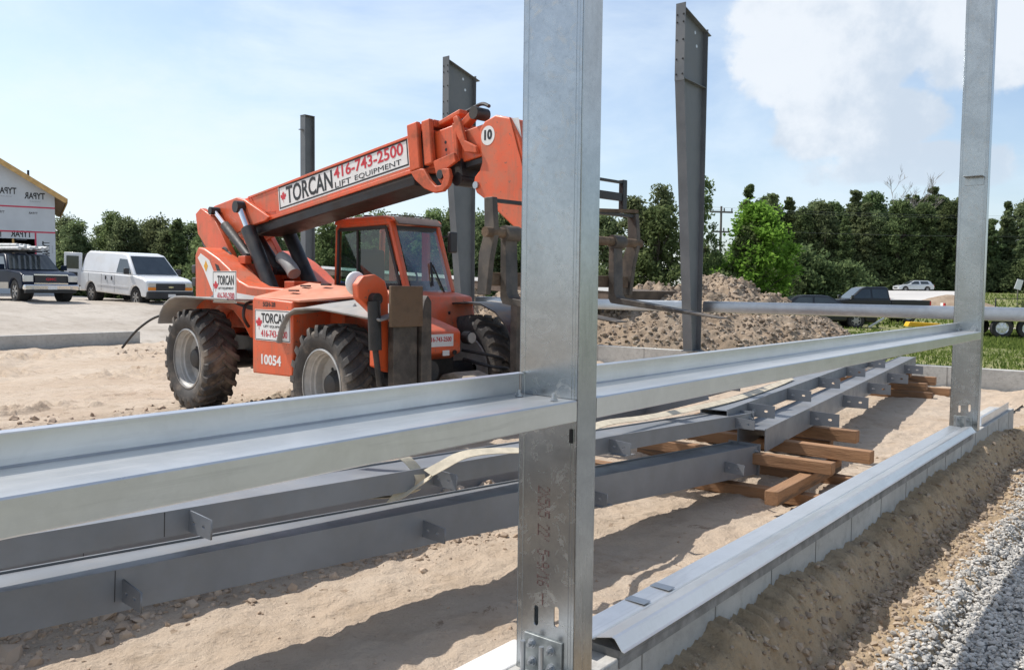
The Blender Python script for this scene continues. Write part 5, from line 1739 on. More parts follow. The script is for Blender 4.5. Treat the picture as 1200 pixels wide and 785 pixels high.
def van(loc, rz):
    r = thing('work_van', 'white windowless work van with its rear door swung open', 'van', loc, rz)
    hw = 1.0
    low = side_poly([(-2.85, 0.42), (-2.86, 0.9), (-2.84, 1.25), (1.55, 1.25), (2.30, 1.16), (2.58, 1.05), (2.64, 0.75), (2.60, 0.42)], (-1.95, 1.72), 0.46, 0.42, 0.37)
    part('body', MB().prism(low, 'y', -hw, hw), WHITEP, r, bevel=0.06, seg=3)
    top = [(-2.84, 1.20), (-2.78, 1.75), (-2.66, 2.04), (-2.45, 2.13), (0.35, 2.13), (0.75, 2.06), (1.66, 1.22)]
    sg_, cg_ = greenhouse(r, top, 0.995, 0.80, 1.2, 2.13, WHITEP, 'upper_body', 0.08)
    sg_([(0.20, 1.32), (1.40, 1.30), (0.86, 1.86), (0.26, 1.88)])
    cg_((1.60, 1.29), (0.84, 2.00), 0.10)
    part('front_bumper', MB().box(2.45, 2.74, -0.99, 0.99, 0.36, 0.66), PLASTIC, r, bevel=0.05)
    part('grille', MB().box(2.60, 2.665, -0.62, 0.62, 0.70, 0.98), PLASTIC, r, bevel=0.01)
    part('badge', MB().prism([(-0.11, 0.85), (-0.03, 0.87), (0.03, 0.87), (0.11, 0.85), (0.11, 0.82), (0.03, 0.80), (-0.03, 0.80), (-0.11, 0.82)], 'x', 2.666, 2.68), CHROME, r)
    for s in (-1, 1):
        a, b = (s * 0.63, s * 0.95)
        part('headlight', MB().box(2.55, 2.66, min(a, b), max(a, b), 0.84, 1.0), LAMPC, r, bevel=0.01)
        part('indicator', MB().box(2.55, 2.665, min(a, b), max(a, b), 0.70, 0.825), AMBER, r, bevel=0.01)
        part('door_mirror', MB().box(1.22, 1.34, min(s * 1.02, s * 1.22), max(s * 1.02, s * 1.22), 1.28, 1.52), PLASTIC, r, bevel=0.03)
        for xw in (1.72, -1.95):
            part('wheel_arch_liner', MB().cyl((xw, s * 0.6, 0.40), (xw, s * 0.94, 0.40), 0.45, 20), DARKV, r)
    part('number_plate', MB().box(2.741, 2.75, -0.16, 0.16, 0.44, 0.56), SIGNW, r)
    for x in (0.10, -1.0, -2.1):
        for s in (-1, 1):
            part('door_gap', MB().box(x - 0.006, x + 0.006, min(s * 1.001, s * 1.003), max(s * 1.001, s * 1.003), 0.5, 1.2), PLASTIC, r)
    for x in (-0.12, -0.62):
        part('door_handle', MB().box(x - 0.03, x + 0.03, -1.03, -1.001, 0.98, 1.14), PLASTIC, r, bevel=0.008)
    part('side_moulding', MB().box(-1.4, 1.2, -1.012, -1.001, 0.72, 0.78), WHITEP, r)
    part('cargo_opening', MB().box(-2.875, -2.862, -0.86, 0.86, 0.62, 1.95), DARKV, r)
    part('rear_bumper', MB().box(-3.05, -2.87, -0.95, 0.95, 0.40, 0.58), CHROME, r, bevel=0.02)
    # rear door swung right round on its hinge
    d = part('rear_door', MB().box(-0.02, 0.03, 0.0, 0.86, 0.62, 2.02), WHITEP, r, bevel=0.02)
    d.location = (-2.90, -0.90, 0)
    d.rotation_euler = (0, 0, radians(118))
    for xx in ((0.031, 0.036), (-0.026, -0.0215)):
        part('door_window', MB().box(xx[0], xx[1], 0.14, 0.74, 1.32, 1.88), CARGLASS, d)
    part('door_pocket', MB().box(-0.027, -0.0215, 0.2, 0.62, 0.98, 1.18), PLASTIC, d)
    part('door_pocket', MB().box(0.031, 0.036, 0.2, 0.62, 0.98, 1.18), PLASTIC, d)
    car_wheels(r, (-1.95, 1.72), 0.98, 0.38, 0.26)
    return r


def pickup(name, label, loc, rz, paint, trim=None, long_bed=False, crew=True, rack=False, plain=False, lights=True):
    r = thing(name, label, 'pickup truck', loc, rz, None)
    hw = 0.99
    xr = -2.95
    cabr = -0.95
    front = side_poly([(cabr, 0.52), (cabr, 1.22), (1.05, 1.22), (1.25, 1.20), (2.35, 1.12), (2.62, 1.02), (2.68, 0.62), (2.62, 0.48)], (1.85,), 0.47, 0.50, 0.41)
    part('body', MB().prism(front, 'y', -hw, hw), paint, r, bevel=0.055, seg=3)
    bed = side_poly([(xr, 0.56), (xr - 0.02, 1.18), (cabr - 0.03, 1.18), (cabr - 0.03, 0.52)], (-1.88,), 0.47, 0.54, 0.41)
    for s in (-1, 1):
        part('bed_side', MB().prism(bed, 'y', min(s * hw, s * (hw - 0.10)), max(s * hw, s * (hw - 0.10))), paint, r, bevel=0.025)
        if trim:
            part('lower_trim', MB().box(-0.9, 1.36, min(s * (hw + 0.002), s * (hw + 0.008)), max(s * (hw + 0.002), s * (hw + 0.008)), 0.50, 0.74), trim, r)
        part('door_mirror', MB().box(1.0, 1.12, min(s * 1.02, s * 1.24), max(s * 1.02, s * 1.24), 1.22, 1.42), paint, r, bevel=0.03)
        for x in (0.08, -0.88):
            part('door_handle', MB().box(x, x + 0.16, min(s * (hw + 0.002), s * (hw + 0.022)), max(s * (hw + 0.002), s * (hw + 0.022)), 1.04, 1.08), CHROME if not plain else paint, r)
        part('door_gap', MB().box(0.30, 0.312, min(s * (hw + 0.001), s * (hw + 0.003)), max(s * (hw + 0.001), s * (hw + 0.003)), 0.55, 1.2), INK, r)
        part('tail_lamp', MB().box(xr - 0.035, xr + 0.04, min(s * (hw - 0.16), s * (hw + 0.004)), max(s * (hw - 0.16), s * (hw + 0.004)), 0.84, 1.14), LAMPR, r, bevel=0.01)
        for xw, yw in ((1.85, 0.93), (-1.88, 0.86)):
            part('wheel_arch_liner', MB().cyl((xw, s * 0.6, 0.44), (xw, s * yw, 0.44), 0.46, 20), DARKV, r)
    part('tailgate', MB().box(xr - 0.02, xr + 0.06, -hw + 0.105, hw - 0.105, 0.60, 1.18), paint, r, bevel=0.02)
    part('bed_floor', MB().box(xr + 0.07, cabr - 0.04, -hw + 0.105, hw - 0.105, 0.58, 0.66), PLASTIC, r)
    top = [(cabr + 0.02, 1.18), (cabr + 0.10, 1.78), (cabr + 0.22, 1.86), (0.25, 1.86), (0.48, 1.80), (1.16, 1.18)]
    sg_, cg_ = greenhouse(r, top, 0.97, 0.78, 1.18, 1.86, paint, 'cabin', 0.06)
    sg_([(0.06, 1.26), (1.0, 1.25), (0.45, 1.72), (0.08, 1.74)])
    sg_([(-0.82, 1.26), (-0.02, 1.26), (-0.01, 1.74), (-0.74, 1.73)])
    cg_((1.12, 1.235), (0.52, 1.78), 0.08)
    cg_((cabr + 0.03, 1.30), (cabr + 0.10, 1.72), 0.14, 'rear_window')
    part('front_bumper', MB().box(2.60, 2.82, -0.97, 0.97, 0.46, 0.66), CHROME if not plain else paint, r, bevel=0.04)
    part('lower_valance', MB().box(2.55, 2.74, -0.9, 0.9, 0.34, 0.455), PLASTIC, r, bevel=0.02)
    g = part('grille', MB().box(2.64, 2.70, -0.56, 0.56, 0.72, 1.0), PLASTIC, r, bevel=0.008)
    part('grille_surround', MB().box(2.64, 2.715, -0.60, 0.60, 1.002, 1.045).box(2.64, 2.715, -0.60, 0.60, 0.675, 0.718), CHROME if not plain else paint, r)
    if lights:
        o_ = link('lettering', fit_text("GMC", 0.36, 0.10, 0.02), RED, g)
        o_.matrix_local = basis((2.7025, -0.18, 0.81), (0, 1, 0), (0, 0, 1))
    part('number_plate', MB().box(2.821, 2.83, -0.16, 0.16, 0.48, 0.60), SIGNW, r)
    for s in (-1, 1):
        part('headlight', MB().box(2.52, 2.705, min(s * 0.615, s * 0.965), max(s * 0.615, s * 0.965), 0.76, 1.0), LAMPC, r, bevel=0.02)
        part('fog_lamp', MB().cyl((2.80, s * 0.68, 0.54), (2.825, s * 0.68, 0.54), 0.05, 12), LAMPC, r)
    car_wheels(r, (-1.88, 1.85), 0.97, 0.41, 0.27)
    part('rear_bumper', MB().box(xr - 0.20, xr - 0.04, -0.94, 0.94, 0.48, 0.62), CHROME, r, bevel=0.02)
    return r


def sedan(name, label, loc, rz, paint, roof=None, hatch=False, cat='car', scale=1.0):
    r = thing(name, label, cat, loc, rz)
    r.scale = (scale,) * 3
    hw = 0.90
    low = side_poly([(-2.2, 0.32), (-2.26, 0.62), (-2.18, 0.92), (-1.7, 0.97 if not hatch else 0.95), (0.9, 0.92), (1.9, 0.82), (2.26, 0.66), (2.30, 0.45), (2.22, 0.26)], (-1.38, 1.40), 0.37, 0.28, 0.33)
    part('body', MB().prism(low, 'y', -hw, hw), paint, r, bevel=0.09, seg=3)
    top = [(-1.75, 0.92), (-1.15, 1.36), (-0.75, 1.42), (0.0, 1.42), (0.25, 1.39), (1.15, 0.90)]
    if hatch:
        top = [(-2.1, 0.92), (-1.85, 1.30), (-1.55, 1.42), (0.0, 1.44), (0.25, 1.40), (1.15, 0.90)]
    sg_, cg_ = greenhouse(r, top, 0.86, 0.62, 0.92, 1.42, roof or paint, 'cabin', 0.06)
    if hatch:
        sg_([(-1.62, 0.98), (-0.55, 0.97), (-0.52, 1.33), (-1.45, 1.32)])
    else:
        sg_([(-1.35, 0.98), (-0.42, 0.97), (-0.40, 1.33), (-0.98, 1.32)])
    sg_([(-0.34, 0.97), (0.92, 0.95), (0.22, 1.33), (-0.32, 1.34)])
    cg_((1.10, 0.945), (0.30, 1.37), 0.07)
    cg_((top[0][0] + 0.05, 0.97), (top[1][0] - 0.05, 1.32), 0.10, 'rear_window')
    for s in (-1, 1):
        part('headlight', MB().box(2.02, 2.27, min(s * 0.55, s * 0.86), max(s * 0.55, s * 0.86), 0.60, 0.73), LAMPC, r, bevel=0.03)
        part('tail_lamp', MB().box(-2.25, -2.12, min(s * 0.55, s * 0.88), max(s * 0.55, s * 0.88), 0.70, 0.84), LAMPR, r, bevel=0.02)
        part('door_mirror', MB().box(0.75, 0.87, min(s * 0.90, s * 1.06), max(s * 0.90, s * 1.06), 0.94, 1.06), paint, r, bevel=0.03)
        part('door_handle', MB().box(-0.25, -0.08, min(s * 0.902, s * 0.92), max(s * 0.902, s * 0.92), 0.80, 0.83), paint, r)
        for xw in (1.40, -1.38):
            part('wheel_arch_liner', MB().cyl((xw, s * 0.5, 0.34), (xw, s * 0.85, 0.34), 0.36, 18), DARKV, r)
    part('grille', MB().box(2.25, 2.305, -0.5, 0.5, 0.42, 0.60), PLASTIC, r, bevel=0.01)
    car_wheels(r, (-1.38, 1.40), 0.89, 0.33, 0.22)
    return r


def zfar(x, y):
    return float(h_far(np.array([x], float), np.array([y], float))[0])


def zyard(x, y):
    u, v = to_uv(x, y)
    return float(h_yard(np.array([u], float), np.array([v], float))[0])


VX, VY = -15.85, 35.3
v_ = van((VX, VY, zyard(VX, VY) - 0.10), atan2(-2.3, 2.98))
v_.rotation_euler[1] = 0.045
PX, PY = -19.4, 33.2
pk = pickup('pickup_truck', 'dark blue pickup truck with a grey bundle on its roof rack, beside the house', (PX, PY, zyard(PX, PY) - 0.02), atan2(-0.64, 0.77), NAVY, BEIGEP)
rk = thing('pipe_bundle', 'bundle of grey wrapped pipes tied over the roof of the dark blue pickup', 'bundle', (PX, PY, zyard(PX, PY)), atan2(-0.64, 0.77))
for k in range(6):
    part('pipe', MB().cyl((-2.9, -0.55 + 0.20 * k, 2.10 + 0.04 * (k % 2)), (1.15, -0.5 + 0.20 * k, 2.02 + 0.04 * (k % 2)), 0.065, 10), GREYB, rk, smooth=40)
for k in range(4):
    part('pipe', MB().cyl((-2.8, -0.4 + 0.22 * k, 2.25), (0.6 - 0.2 * k, -0.38 + 0.22 * k, 2.16), 0.06, 10), GREYB, rk, smooth=40)
for x in (-1.9, -0.3):
    part('rack_bar', MB().box(x - 0.04, x + 0.04, -0.85, 0.85, 1.92, 1.98), PLASTIC, rk)

bc = sedan('parked_car', 'dark blue car half hidden behind the orange telehandler deck', (-8.6, 37.0, zyard(-8.6, 37.0) - 0.02), radians(-150), BLUEP)
cc = sedan('parked_car', 'low black coupe with a pale shining roof line, left of the black pickup', (14.7, 40.2, zfar(14.7, 40.2) - 0.04), radians(-8), BLACKP, cat='car', scale=1.08)
bp_ = pickup('pickup_truck', 'black crew cab pickup truck parked behind the silver girt at the right', (18.9, 44.8, zfar(18.9, 44.8) + 0.05), radians(176), BLACKP, plain=True, lights=False)
sc_ = sedan('parked_car', 'small silver hatchback on the far road in front of the dark pines', (51.4, 107.5, 1.77), radians(180), SILVERP, hatch=True)

# equipment trailer at the right edge
tx, ty = 20.15, 32.2
et = thing('equipment_trailer', 'low trailer with twin silver wheels at the right edge behind the girt', 'trailer', (tx, ty, zfar(tx, ty)), radians(-12))
part('deck', MB().box(-3.5, 5.0, -1.1, 1.1, 0.72, 0.88), BLACK, et, bevel=0.02)
for s in (-1, 1):
    part('side_rail', MB().box(-3.5, 5.0, min(s * 1.101, s * 1.16), max(s * 1.101, s * 1.16), 0.66, 0.98), BLACK, et)
    part('mudguard', MB().box(-2.1, -0.3, min(s * 0.95, s * 1.3), max(s * 0.95, s * 1.3), 0.80, 0.84) if False else MB().box(-2.15, -0.2, min(s * 1.17, s * 1.42), max(s * 1.17, s * 1.42), 0.80, 0.84), BLACK, et)
part('tail_lamp', MB().box(-3.54, -3.501, -1.05, -0.85, 0.98, 1.28), LAMPR, et)
part('tail_panel', MB().box(-3.54, -3.501, -0.84, -0.5, 0.98, 1.28), SIGNW, et)
car_wheels(et, (-1.62, -0.72), 1.40, 0.38, 0.24, mat('alloy_bright', (0.72, 0.73, 0.74), 0.3, 0.5, 0.05))
yb = thing('yellow_ramp', 'yellow steel ramp lying on the grass under the silver girt', 'ramp', (19.6, 40.0, zfar(19.6, 40) + 0.02), radians(-8))
part('ramp_plate', MB().prism([(-0.75, 0.0), (0.75, 0.0), (0.72, 0.16), (-0.65, 0.22)], 'y', -0.3, 0.3), YELP, yb, bevel=0.02)
part('ramp_rib', MB().box(-0.7, 0.7, -0.32, -0.301, 0.02, 0.08), YELP, yb)
tcn = thing('traffic_cone', 'small orange traffic cone behind the black pickup bed', 'cone', (25.2, 56.0, zfar(25.2, 56)), 0)
part('cone', MB().cyl((0, 0, 0.04), (0, 0, 1.25), 0.30, 14, 0.05), mat('cone_orange', (0.75, 0.12, 0.03), 0.5), tcn, smooth=40)
part('cone_base', MB().box(-0.36, 0.36, -0.36, 0.36, 0, 0.04), PLASTIC, tcn)

# long flatbed behind the forks
fa, fb = Vector((-9.2, 40.5, 1.0)), Vector((2.75, 23.2, 0.10))
fd = (fb - fa)
fl = thing('flatbed_trailer', 'long flatbed trailer with a white top rail, behind the cab and the forks', 'trailer', (0, 0, 0))
fx = fd.normalized()
fy = Vector((0, 0, 1)).cross(fx).normalized()
fm = Matrix((fx, fy, fx.cross(fy))).transposed().to_4x4()
fm.translation = fa
fl.matrix_world = fm
FL_ = fd.length
part('deck', MB().box(0, FL_, 0.02, 2.4, 1.18, 1.50), mat('brown_deck', (0.10, 0.075, 0.055), 0.85, 0, 0.3, 3), fl)
part('top_rail', MB().box(-0.02, FL_ + 0.02, -0.06, 0.019, 1.48, 1.60), WHITEP, fl)
part('side_panel', MB().box(0.0, FL_, -0.03, 0.0185, 1.20, 1.479), mat('brown_side', (0.12, 0.085, 0.065), 0.8, 0, 0.35, 2), fl)
car_wheels(fl, (2.0, 3.1), 0.0, 0.5, 0.28)
for x in (FL_ - 3.0, FL_ - 0.8):
    part('landing_leg', MB().box(x, x + 0.12, 0.3, 0.42, 0.0, 1.18), BLACK, fl)

# =================================================================== UNFINISHED HOUSE
HC = Vector((-24.5, 45.0, 1.0))
hs = thing('unfinished_house', 'unfinished house wrapped in pale sheeting with red tape and raw roof edge', 'house', HC, atan2(-0.5, -0.87))
# local x: leftwards along the gable wall, y: backwards is negative side
WID, DEP, EAV, SLP = 10.4, 12.0, 5.27, 0.627
gb = [(0, -0.3), (WID, -0.3), (WID, EAV), (WID / 2, EAV + SLP * WID / 2), (0, EAV)]
HY = -1   # outward normal of the gable wall is local +y


def hy(y):
    return y


m = MB()
# gable wall with two openings left out at its foot
m.prism([(0, 2.95), (WID, 2.95), (WID, EAV), (WID / 2, EAV + SLP * WID / 2), (0, EAV)], 'y', -0.2, 0.0)
m.prism([(0, -0.4), (0.9, -0.4), (0.9, 2.95), (0, 2.95)], 'y', -0.2, 0.0)
m.prism([(3.2, -0.4), (WID, -0.4), (WID, 2.95), (3.2, 2.95)], 'y', -0.2, 0.0)
m.prism([(0.9, -0.4), (3.2, -0.4), (3.2, 1.9), (0.9, 1.9)], 'y', -0.2, 0.0)
wall = part('wall', m, WRAP, hs)
part('side_wall', MB().box(0.0, 0.2, -DEP, -0.201, -0.4, EAV), WRAP, hs)
part('side_wall', MB().box(WID - 0.2, WID, -DEP, -0.201, -0.4, EAV), WRAP, hs)
part('back_wall', MB().prism(gb, 'y', -DEP - 0.2, -DEP), WRAP, hs)
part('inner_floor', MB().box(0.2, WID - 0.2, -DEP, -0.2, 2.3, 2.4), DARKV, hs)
part('opening_stud', MB().box(1.9, 2.0, -0.18, -0.05, 1.9, 2.95), FASCIA, hs)
for a, b in (((-0.55, EAV - 0.34), (WID / 2, EAV + SLP * WID / 2 + 0.0)), ((WID + 0.55, EAV - 0.34), (WID / 2, EAV + SLP * WID / 2))):
    part('roof', MB().beam((a[0], -DEP / 2, a[1] + 0.12), (b[0], -DEP / 2, b[1] + 0.12), DEP + 0.9, 0.10), ROOFM, hs)
    part('fascia', MB().beam((a[0], 0.47, a[1] + 0.06), (b[0], 0.47, b[1] + 0.06), 0.05, 0.26), FASCIA, hs)
part('eave_board', MB().box(-0.60, -0.552, -DEP, 0.45, EAV - 0.38, EAV - 0.16), FASCIA, hs)
part('vent_pipe', MB().cyl((1.2, -2.0, EAV + 0.8), (1.2, -2.0, EAV + 1.5), 0.06, 10), PLASTIC, hs)
for z in (4.62, 3.32):
    part('red_tape', MB().box(0.0, WID, 0.001, 0.006, z - 0.04, z + 0.04), TAPE, hs)
part('red_tape', MB().box(0.88, 0.96, 0.001, 0.006, 1.9, 3.27), TAPE, hs)


def typar(x, z, w=0.95, rot=0):
    me = fit_text("TYPAR", w, 0.34, 0.03)
    o = link('lettering', me, INK, wall)
    # local +x runs to the left as seen, so the word comes out mirrored as in the photograph
    ex, ey = ((1, 0, 0), (0, 0, 1)) if not rot else ((0, 0, -1), (1, 0, 0))
    mm = basis((x, 0.0022, z), ex, ey)
    o.matrix_local = mm
    s = link('lettering', fit_text("WRAP", w * 0.55, 0.06, 0.0), mat('print_grey', (0.25, 0.26, 0.28), 0.7, var=0), wall)
    s.matrix_local = basis(Vector((x, 0.0022, z)) + Vector(ex) * 0.2 - Vector(ey) * 0.16, ex, ey)


for x, z in ((0.45, 5.05), (1.75, 5.25), (3.1, 5.15), (4.4, 5.3), (5.8, 5.2), (1.1, 2.98 + 0.05), (2.4, 3.0), (3.9, 2.9), (5.2, 3.0), (7.0, 5.1)):
    typar(x, z)
typar(0.28, 2.85, 0.8, 1)
typar(0.28, 1.6, 0.8, 1)
for x in (0.8, 2.3, 3.9, 5.5, 7.2):
    s = link('lettering', fit_text("TYPAR", 0.42, 0.12, 0.02), INK, wall)
    s.matrix_local = basis((x, 0.0022, 4.25), (1, 0, 0), (0, 0, 1))

# =================================================================== EARTH PILE
def h_pile(X, Y):
    def hump(cx, cy, rx, ry, h, p=1.3):
        d = np.sqrt(((X - cx) / rx) ** 2 + ((Y - cy) / ry) ** 2)
        return h * np.clip(1 - d, 0, 1) ** p
    z = np.maximum.reduce([hump(6.3, 26.2, 4.3, 5.0, 1.95, 0.72), hump(4.3, 25.6, 3.4, 4.5, 1.72, 0.75), hump(1.0, 27.0, 4.0, 4.5, 1.9, 0.9), hump(8.9, 25.4, 1.7, 3.0, 1.12, 0.9), hump(8.0, 24.4, 1.8, 2.4, 1.0), hump(-1.5, 27.0, 3.0, 4, 1.6)])
    lump = fbm(X * 1.5, Y * 1.5, 5, 91, ridged=True)
    z = z * (0.74 + 0.50 * lump) + sstep(z, 0.0, 0.3) * (0.24 * (fbm(X * 3.5, Y * 3.5, 5, 92, ridged=True, gain=0.65) - 0.45) + 0.10 * (fbm(X * 9, Y * 9, 2, 93) - 0.5))
    uu, vv = to_uv(X, Y)
    z = z * sstep(uu, 14.9, 17.5)
    return np.where(uu < 14.6, -0.4, h_far(X, Y) - 0.05 + z)


xs_p = np.arange(-5.0, 12.2, 0.07)
ys_p = np.concatenate([np.arange(18.2, 27.2, 0.07), np.arange(27.2, 32, 0.18)])
ep_ = thing('earth_pile', 'large heap of brown lumpy earth behind the right tapered column', 'earth pile', (0, 0, 0))
pile = grid_mesh('heap', xs_p, ys_p, h_pile, PILEM, uvspace=False)
pile.parent = ep_
n = 11000
X = rng.uniform(-3.5, 11.6, n)
Y = rng.uniform(20.0, 27.5, n)
ok = (h_pile(X, Y) - h_far(X, Y)) > 0.02
X, Y = X[ok], Y[ok]
S = rng.gamma(1.4, 0.026, len(X)).clip(0.008, 0.065)
o = scatter_stones('clods', np.stack([X, Y, h_pile(X, Y) + S * 0.2], -1), S, CLOD_P, 0.8)
o['kind'] = 'stuff'
o.parent = ep_
em = thing('earth_mound', 'low smooth brown earth mound behind the black pickup', 'earth mound', (0, 0, 0))
mound = grid_mesh('heap', np.arange(27, 44, 0.4), np.arange(58, 74, 0.5), lambda X, Y: h_far(X, Y) - 0.1 + 1.55 * np.clip(1 - np.sqrt(((X - 34.5) / 5.0) ** 2 + ((Y - 66) / 5.5) ** 2), 0, 1) ** 0.8 * (0.9 + 0.25 * fbm(X * 0.8, Y * 0.8, 4, 95)), PILEM, uvspace=False)
mound.parent = em

# =================================================================== PLANTS
def leaf_quads(centers, radii, per, size, aspect=1.6, squash=0.8, droop=0.0, spread=0.42):
    k = len(centers)
    n = k * per
    c = np.repeat(centers, per, 0)
    r = np.repeat(radii, per, 0)
    p = rng.normal(0, 1, (n, 3))
    p = p / np.linalg.norm(p, axis=1, keepdims=True) * (rng.random((n, 1)) ** spread)
    p[:, 2] *= squash
    pos = c + p * r[:, None]
    d1 = rng.normal(0, 1, (n, 3))
    d1[:, 2] -= droop
    d1 /= np.linalg.norm(d1, axis=1, keepdims=True)
    d2 = np.cross(d1, rng.normal(0, 1, (n, 3)))
    d2 /= np.linalg.norm(d2, axis=1, keepdims=True)
    s = size * rng.uniform(0.6, 1.35, (n, 1))
    a, b = d1 * s * aspect * 0.5, d2 * s * 0.5
    co = np.stack([pos - a, pos + b * 0.8, pos + a, pos - b * 0.8], 1).reshape(-1, 3)
    q = np.arange(n * 4).reshape(n, 4)
    return co, q


def crown_mesh(name, centers, radii, per, size, **kw):
    co, q = leaf_quads(np.array(centers), np.array(radii), per, size, **kw)
    return np_mesh(name, co, q)


def trunk_mesh(h, r, limbs, lean=0.0, top=0.92):
    mb = MB()
    pts = [(lean * t * t + 0.04 * sin(5 * t), 0.03 * sin(7 * t), h * top * t) for t in (0, .15, .3, .45, .6, .75, .9, 1)]
    mb.tube(pts, [r * (1.15 - 0.95 * t) for t in (0, .15, .3, .45, .6, .75, .9, 1)], 7)
    for (a, b, rr) in limbs:
        a, b = Vector(a), Vector(b)
        mid = a.lerp(b, 0.5) + Vector((0, 0, 0.06 * (b - a).length))
        mb.tube([a, mid, b], [rr, rr * 0.7, rr * 0.3], 5)
    return mb.mesh('trunk', 60, weld=False)


def conifer(h, w, seed, ragged=0.35, start=0.08, per=20, leaf=0.3, spire=1.0):
    random.seed(seed)
    cs, rs, limbs = [], [], []
    z = h * start
    while z < h * 0.97:
        t = (z - h * start) / (h * (1 - start))
        rad = w * (1 - t) ** (0.75 * spire) * (0.75 + ragged * random.uniform(-1, 1)) + 0.12
        nb = max(3, int(7 * (1 - t) + 3))
        a0 = random.uniform(0, 6.28)
        for k in range(nb):
            if random.random() < 0.16:
                continue
            a = a0 + 2 * pi * k / nb + random.uniform(-.3, .3)
            R = rad * random.uniform(0.65, 1.25)
            tip = (R * cos(a), R * sin(a), z + random.uniform(-0.02, 0.03) * h)
            limbs.append(((0, 0, z), tip, 0.035 * h / 12))
            for q in (0.45, 0.75, 1.0):
                cs.append((tip[0] * q, tip[1] * q, z + (tip[2] - z) * q + random.uniform(-.1, .1)))
                rs.append(0.20 * w * (0.25 + 0.85 * (1 - t)) + 0.14)
        z += h * random.uniform(0.035, 0.06)
    cs.append((0, 0, h * 0.97)); rs.append(0.25)
    cs.append((0, 0, h * 0.93)); rs.append(0.35)
    return (crown_mesh('crown', cs, [1.45 * r for r in rs], per, leaf, aspect=1.9, squash=0.6, spread=0.75), trunk_mesh(h, 0.012 * h + 0.05, limbs[::3]))


def broadleaf(h, w, seed, per=60, leaf=0.16, start=0.15, nclump=90, shape=0.5, spread=0.75):
    random.seed(seed)
    cs, rs, limbs = [], [], []
    for k in range(nclump):
        t = random.random() ** 0.85
        z = h * (start + (0.98 - start) * t)
        prof = (sin(pi * min(1, 0.12 + 0.88 * (1 - abs(t - shape) / max(shape, 1 - shape))) / 2)) ** 0.9
        R = w * prof * sqrt(random.random()) * random.uniform(0.75, 1.15)
        a = random.uniform(0, 6.28)
        cs.append((R * cos(a), R * sin(a), z))
        rs.append(random.uniform(0.10, 0.23) * w + 0.12)
        if k % 4 == 0:
            limbs.append(((0, 0, z * random.uniform(0.4, 0.75)), cs[-1], 0.012 * h * 0.5))
    return (crown_mesh('crown', cs, [1.4 * r for r in rs], per, leaf, aspect=1.5, squash=0.85, spread=spread), trunk_mesh(h, 0.012 * h + 0.05, limbs))


def bare_tree(h, seed):
    random.seed(seed)
    mb = MB()

    def grow(p, d, L, r, lv):
        q = p + d * L
        mb.tube([p, p.lerp(q, 0.5) + Vector((random.uniform(-.1, .1), random.uniform(-.1, .1), 0)) * L * 0.3, q], [r, r * 0.85, r * 0.65], 4)
        if lv <= 0:
            return
        for _ in range(3 if lv > 1 else 4):
            dd = (d + Vector((random.uniform(-.7, .7), random.uniform(-.7, .7), random.uniform(-.1, .55)))).normalized()
            grow(p.lerp(q, random.uniform(0.55, 1.0)), dd, L * random.uniform(0.5, 0.75), max(r * 0.6, 0.02), lv - 1)
    grow(Vector((0, 0, 0)), Vector((0.03, 0, 1)), h * 0.42, 0.16, 5)
    return mb.mesh('branches', 60, weld=False)


def plant(name, label, cat, meshes, leaf, loc, rz=0.0, s=1.0, group=None, sz=None):
    o = thing(name, label, cat, loc, rz, group)
    o.scale = (s, s, sz or s)
    crown, trunk = meshes
    if crown is not None:
        link('crown', crown, leaf, o)
    if trunk is not None:
        link('trunk', trunk, BARK, o)
    return o


PINES = [conifer(15, 2.7, 100 + i, 0.45, 0.04, 40, 0.30, (0.8, 1.0, 0.7, 0.9, 1.15)[i]) for i in range(5)]
SPRUCE = [conifer(8, 1.5, 120 + i, 0.25, 0.04, 20, 0.22, 1.0) for i in range(2)]
MIX = [broadleaf(7.2, 1.9, 140 + i, 85, 0.14, 0.03, 150, 0.42) for i in range(4)]
MIXB = [broadleaf(14.5, 3.4, 240 + i, 110, 0.28, 0.03, 190, 0.45) for i in range(3)]
TALL = [broadleaf(7.6, 1.15, 160 + i, 60, 0.14, 0.08, 80, 0.5) for i in range(3)]
MAPLE = [broadleaf(6.4, 1.85, 180 + i, 95, 0.15, 0.02, 120, 0.40) for i in range(2)]
BUSH = [broadleaf(2.6, 1.7, 190 + i, 60, 0.17, 0.0, 55, 0.3) for i in range(3)]
random.seed(5)

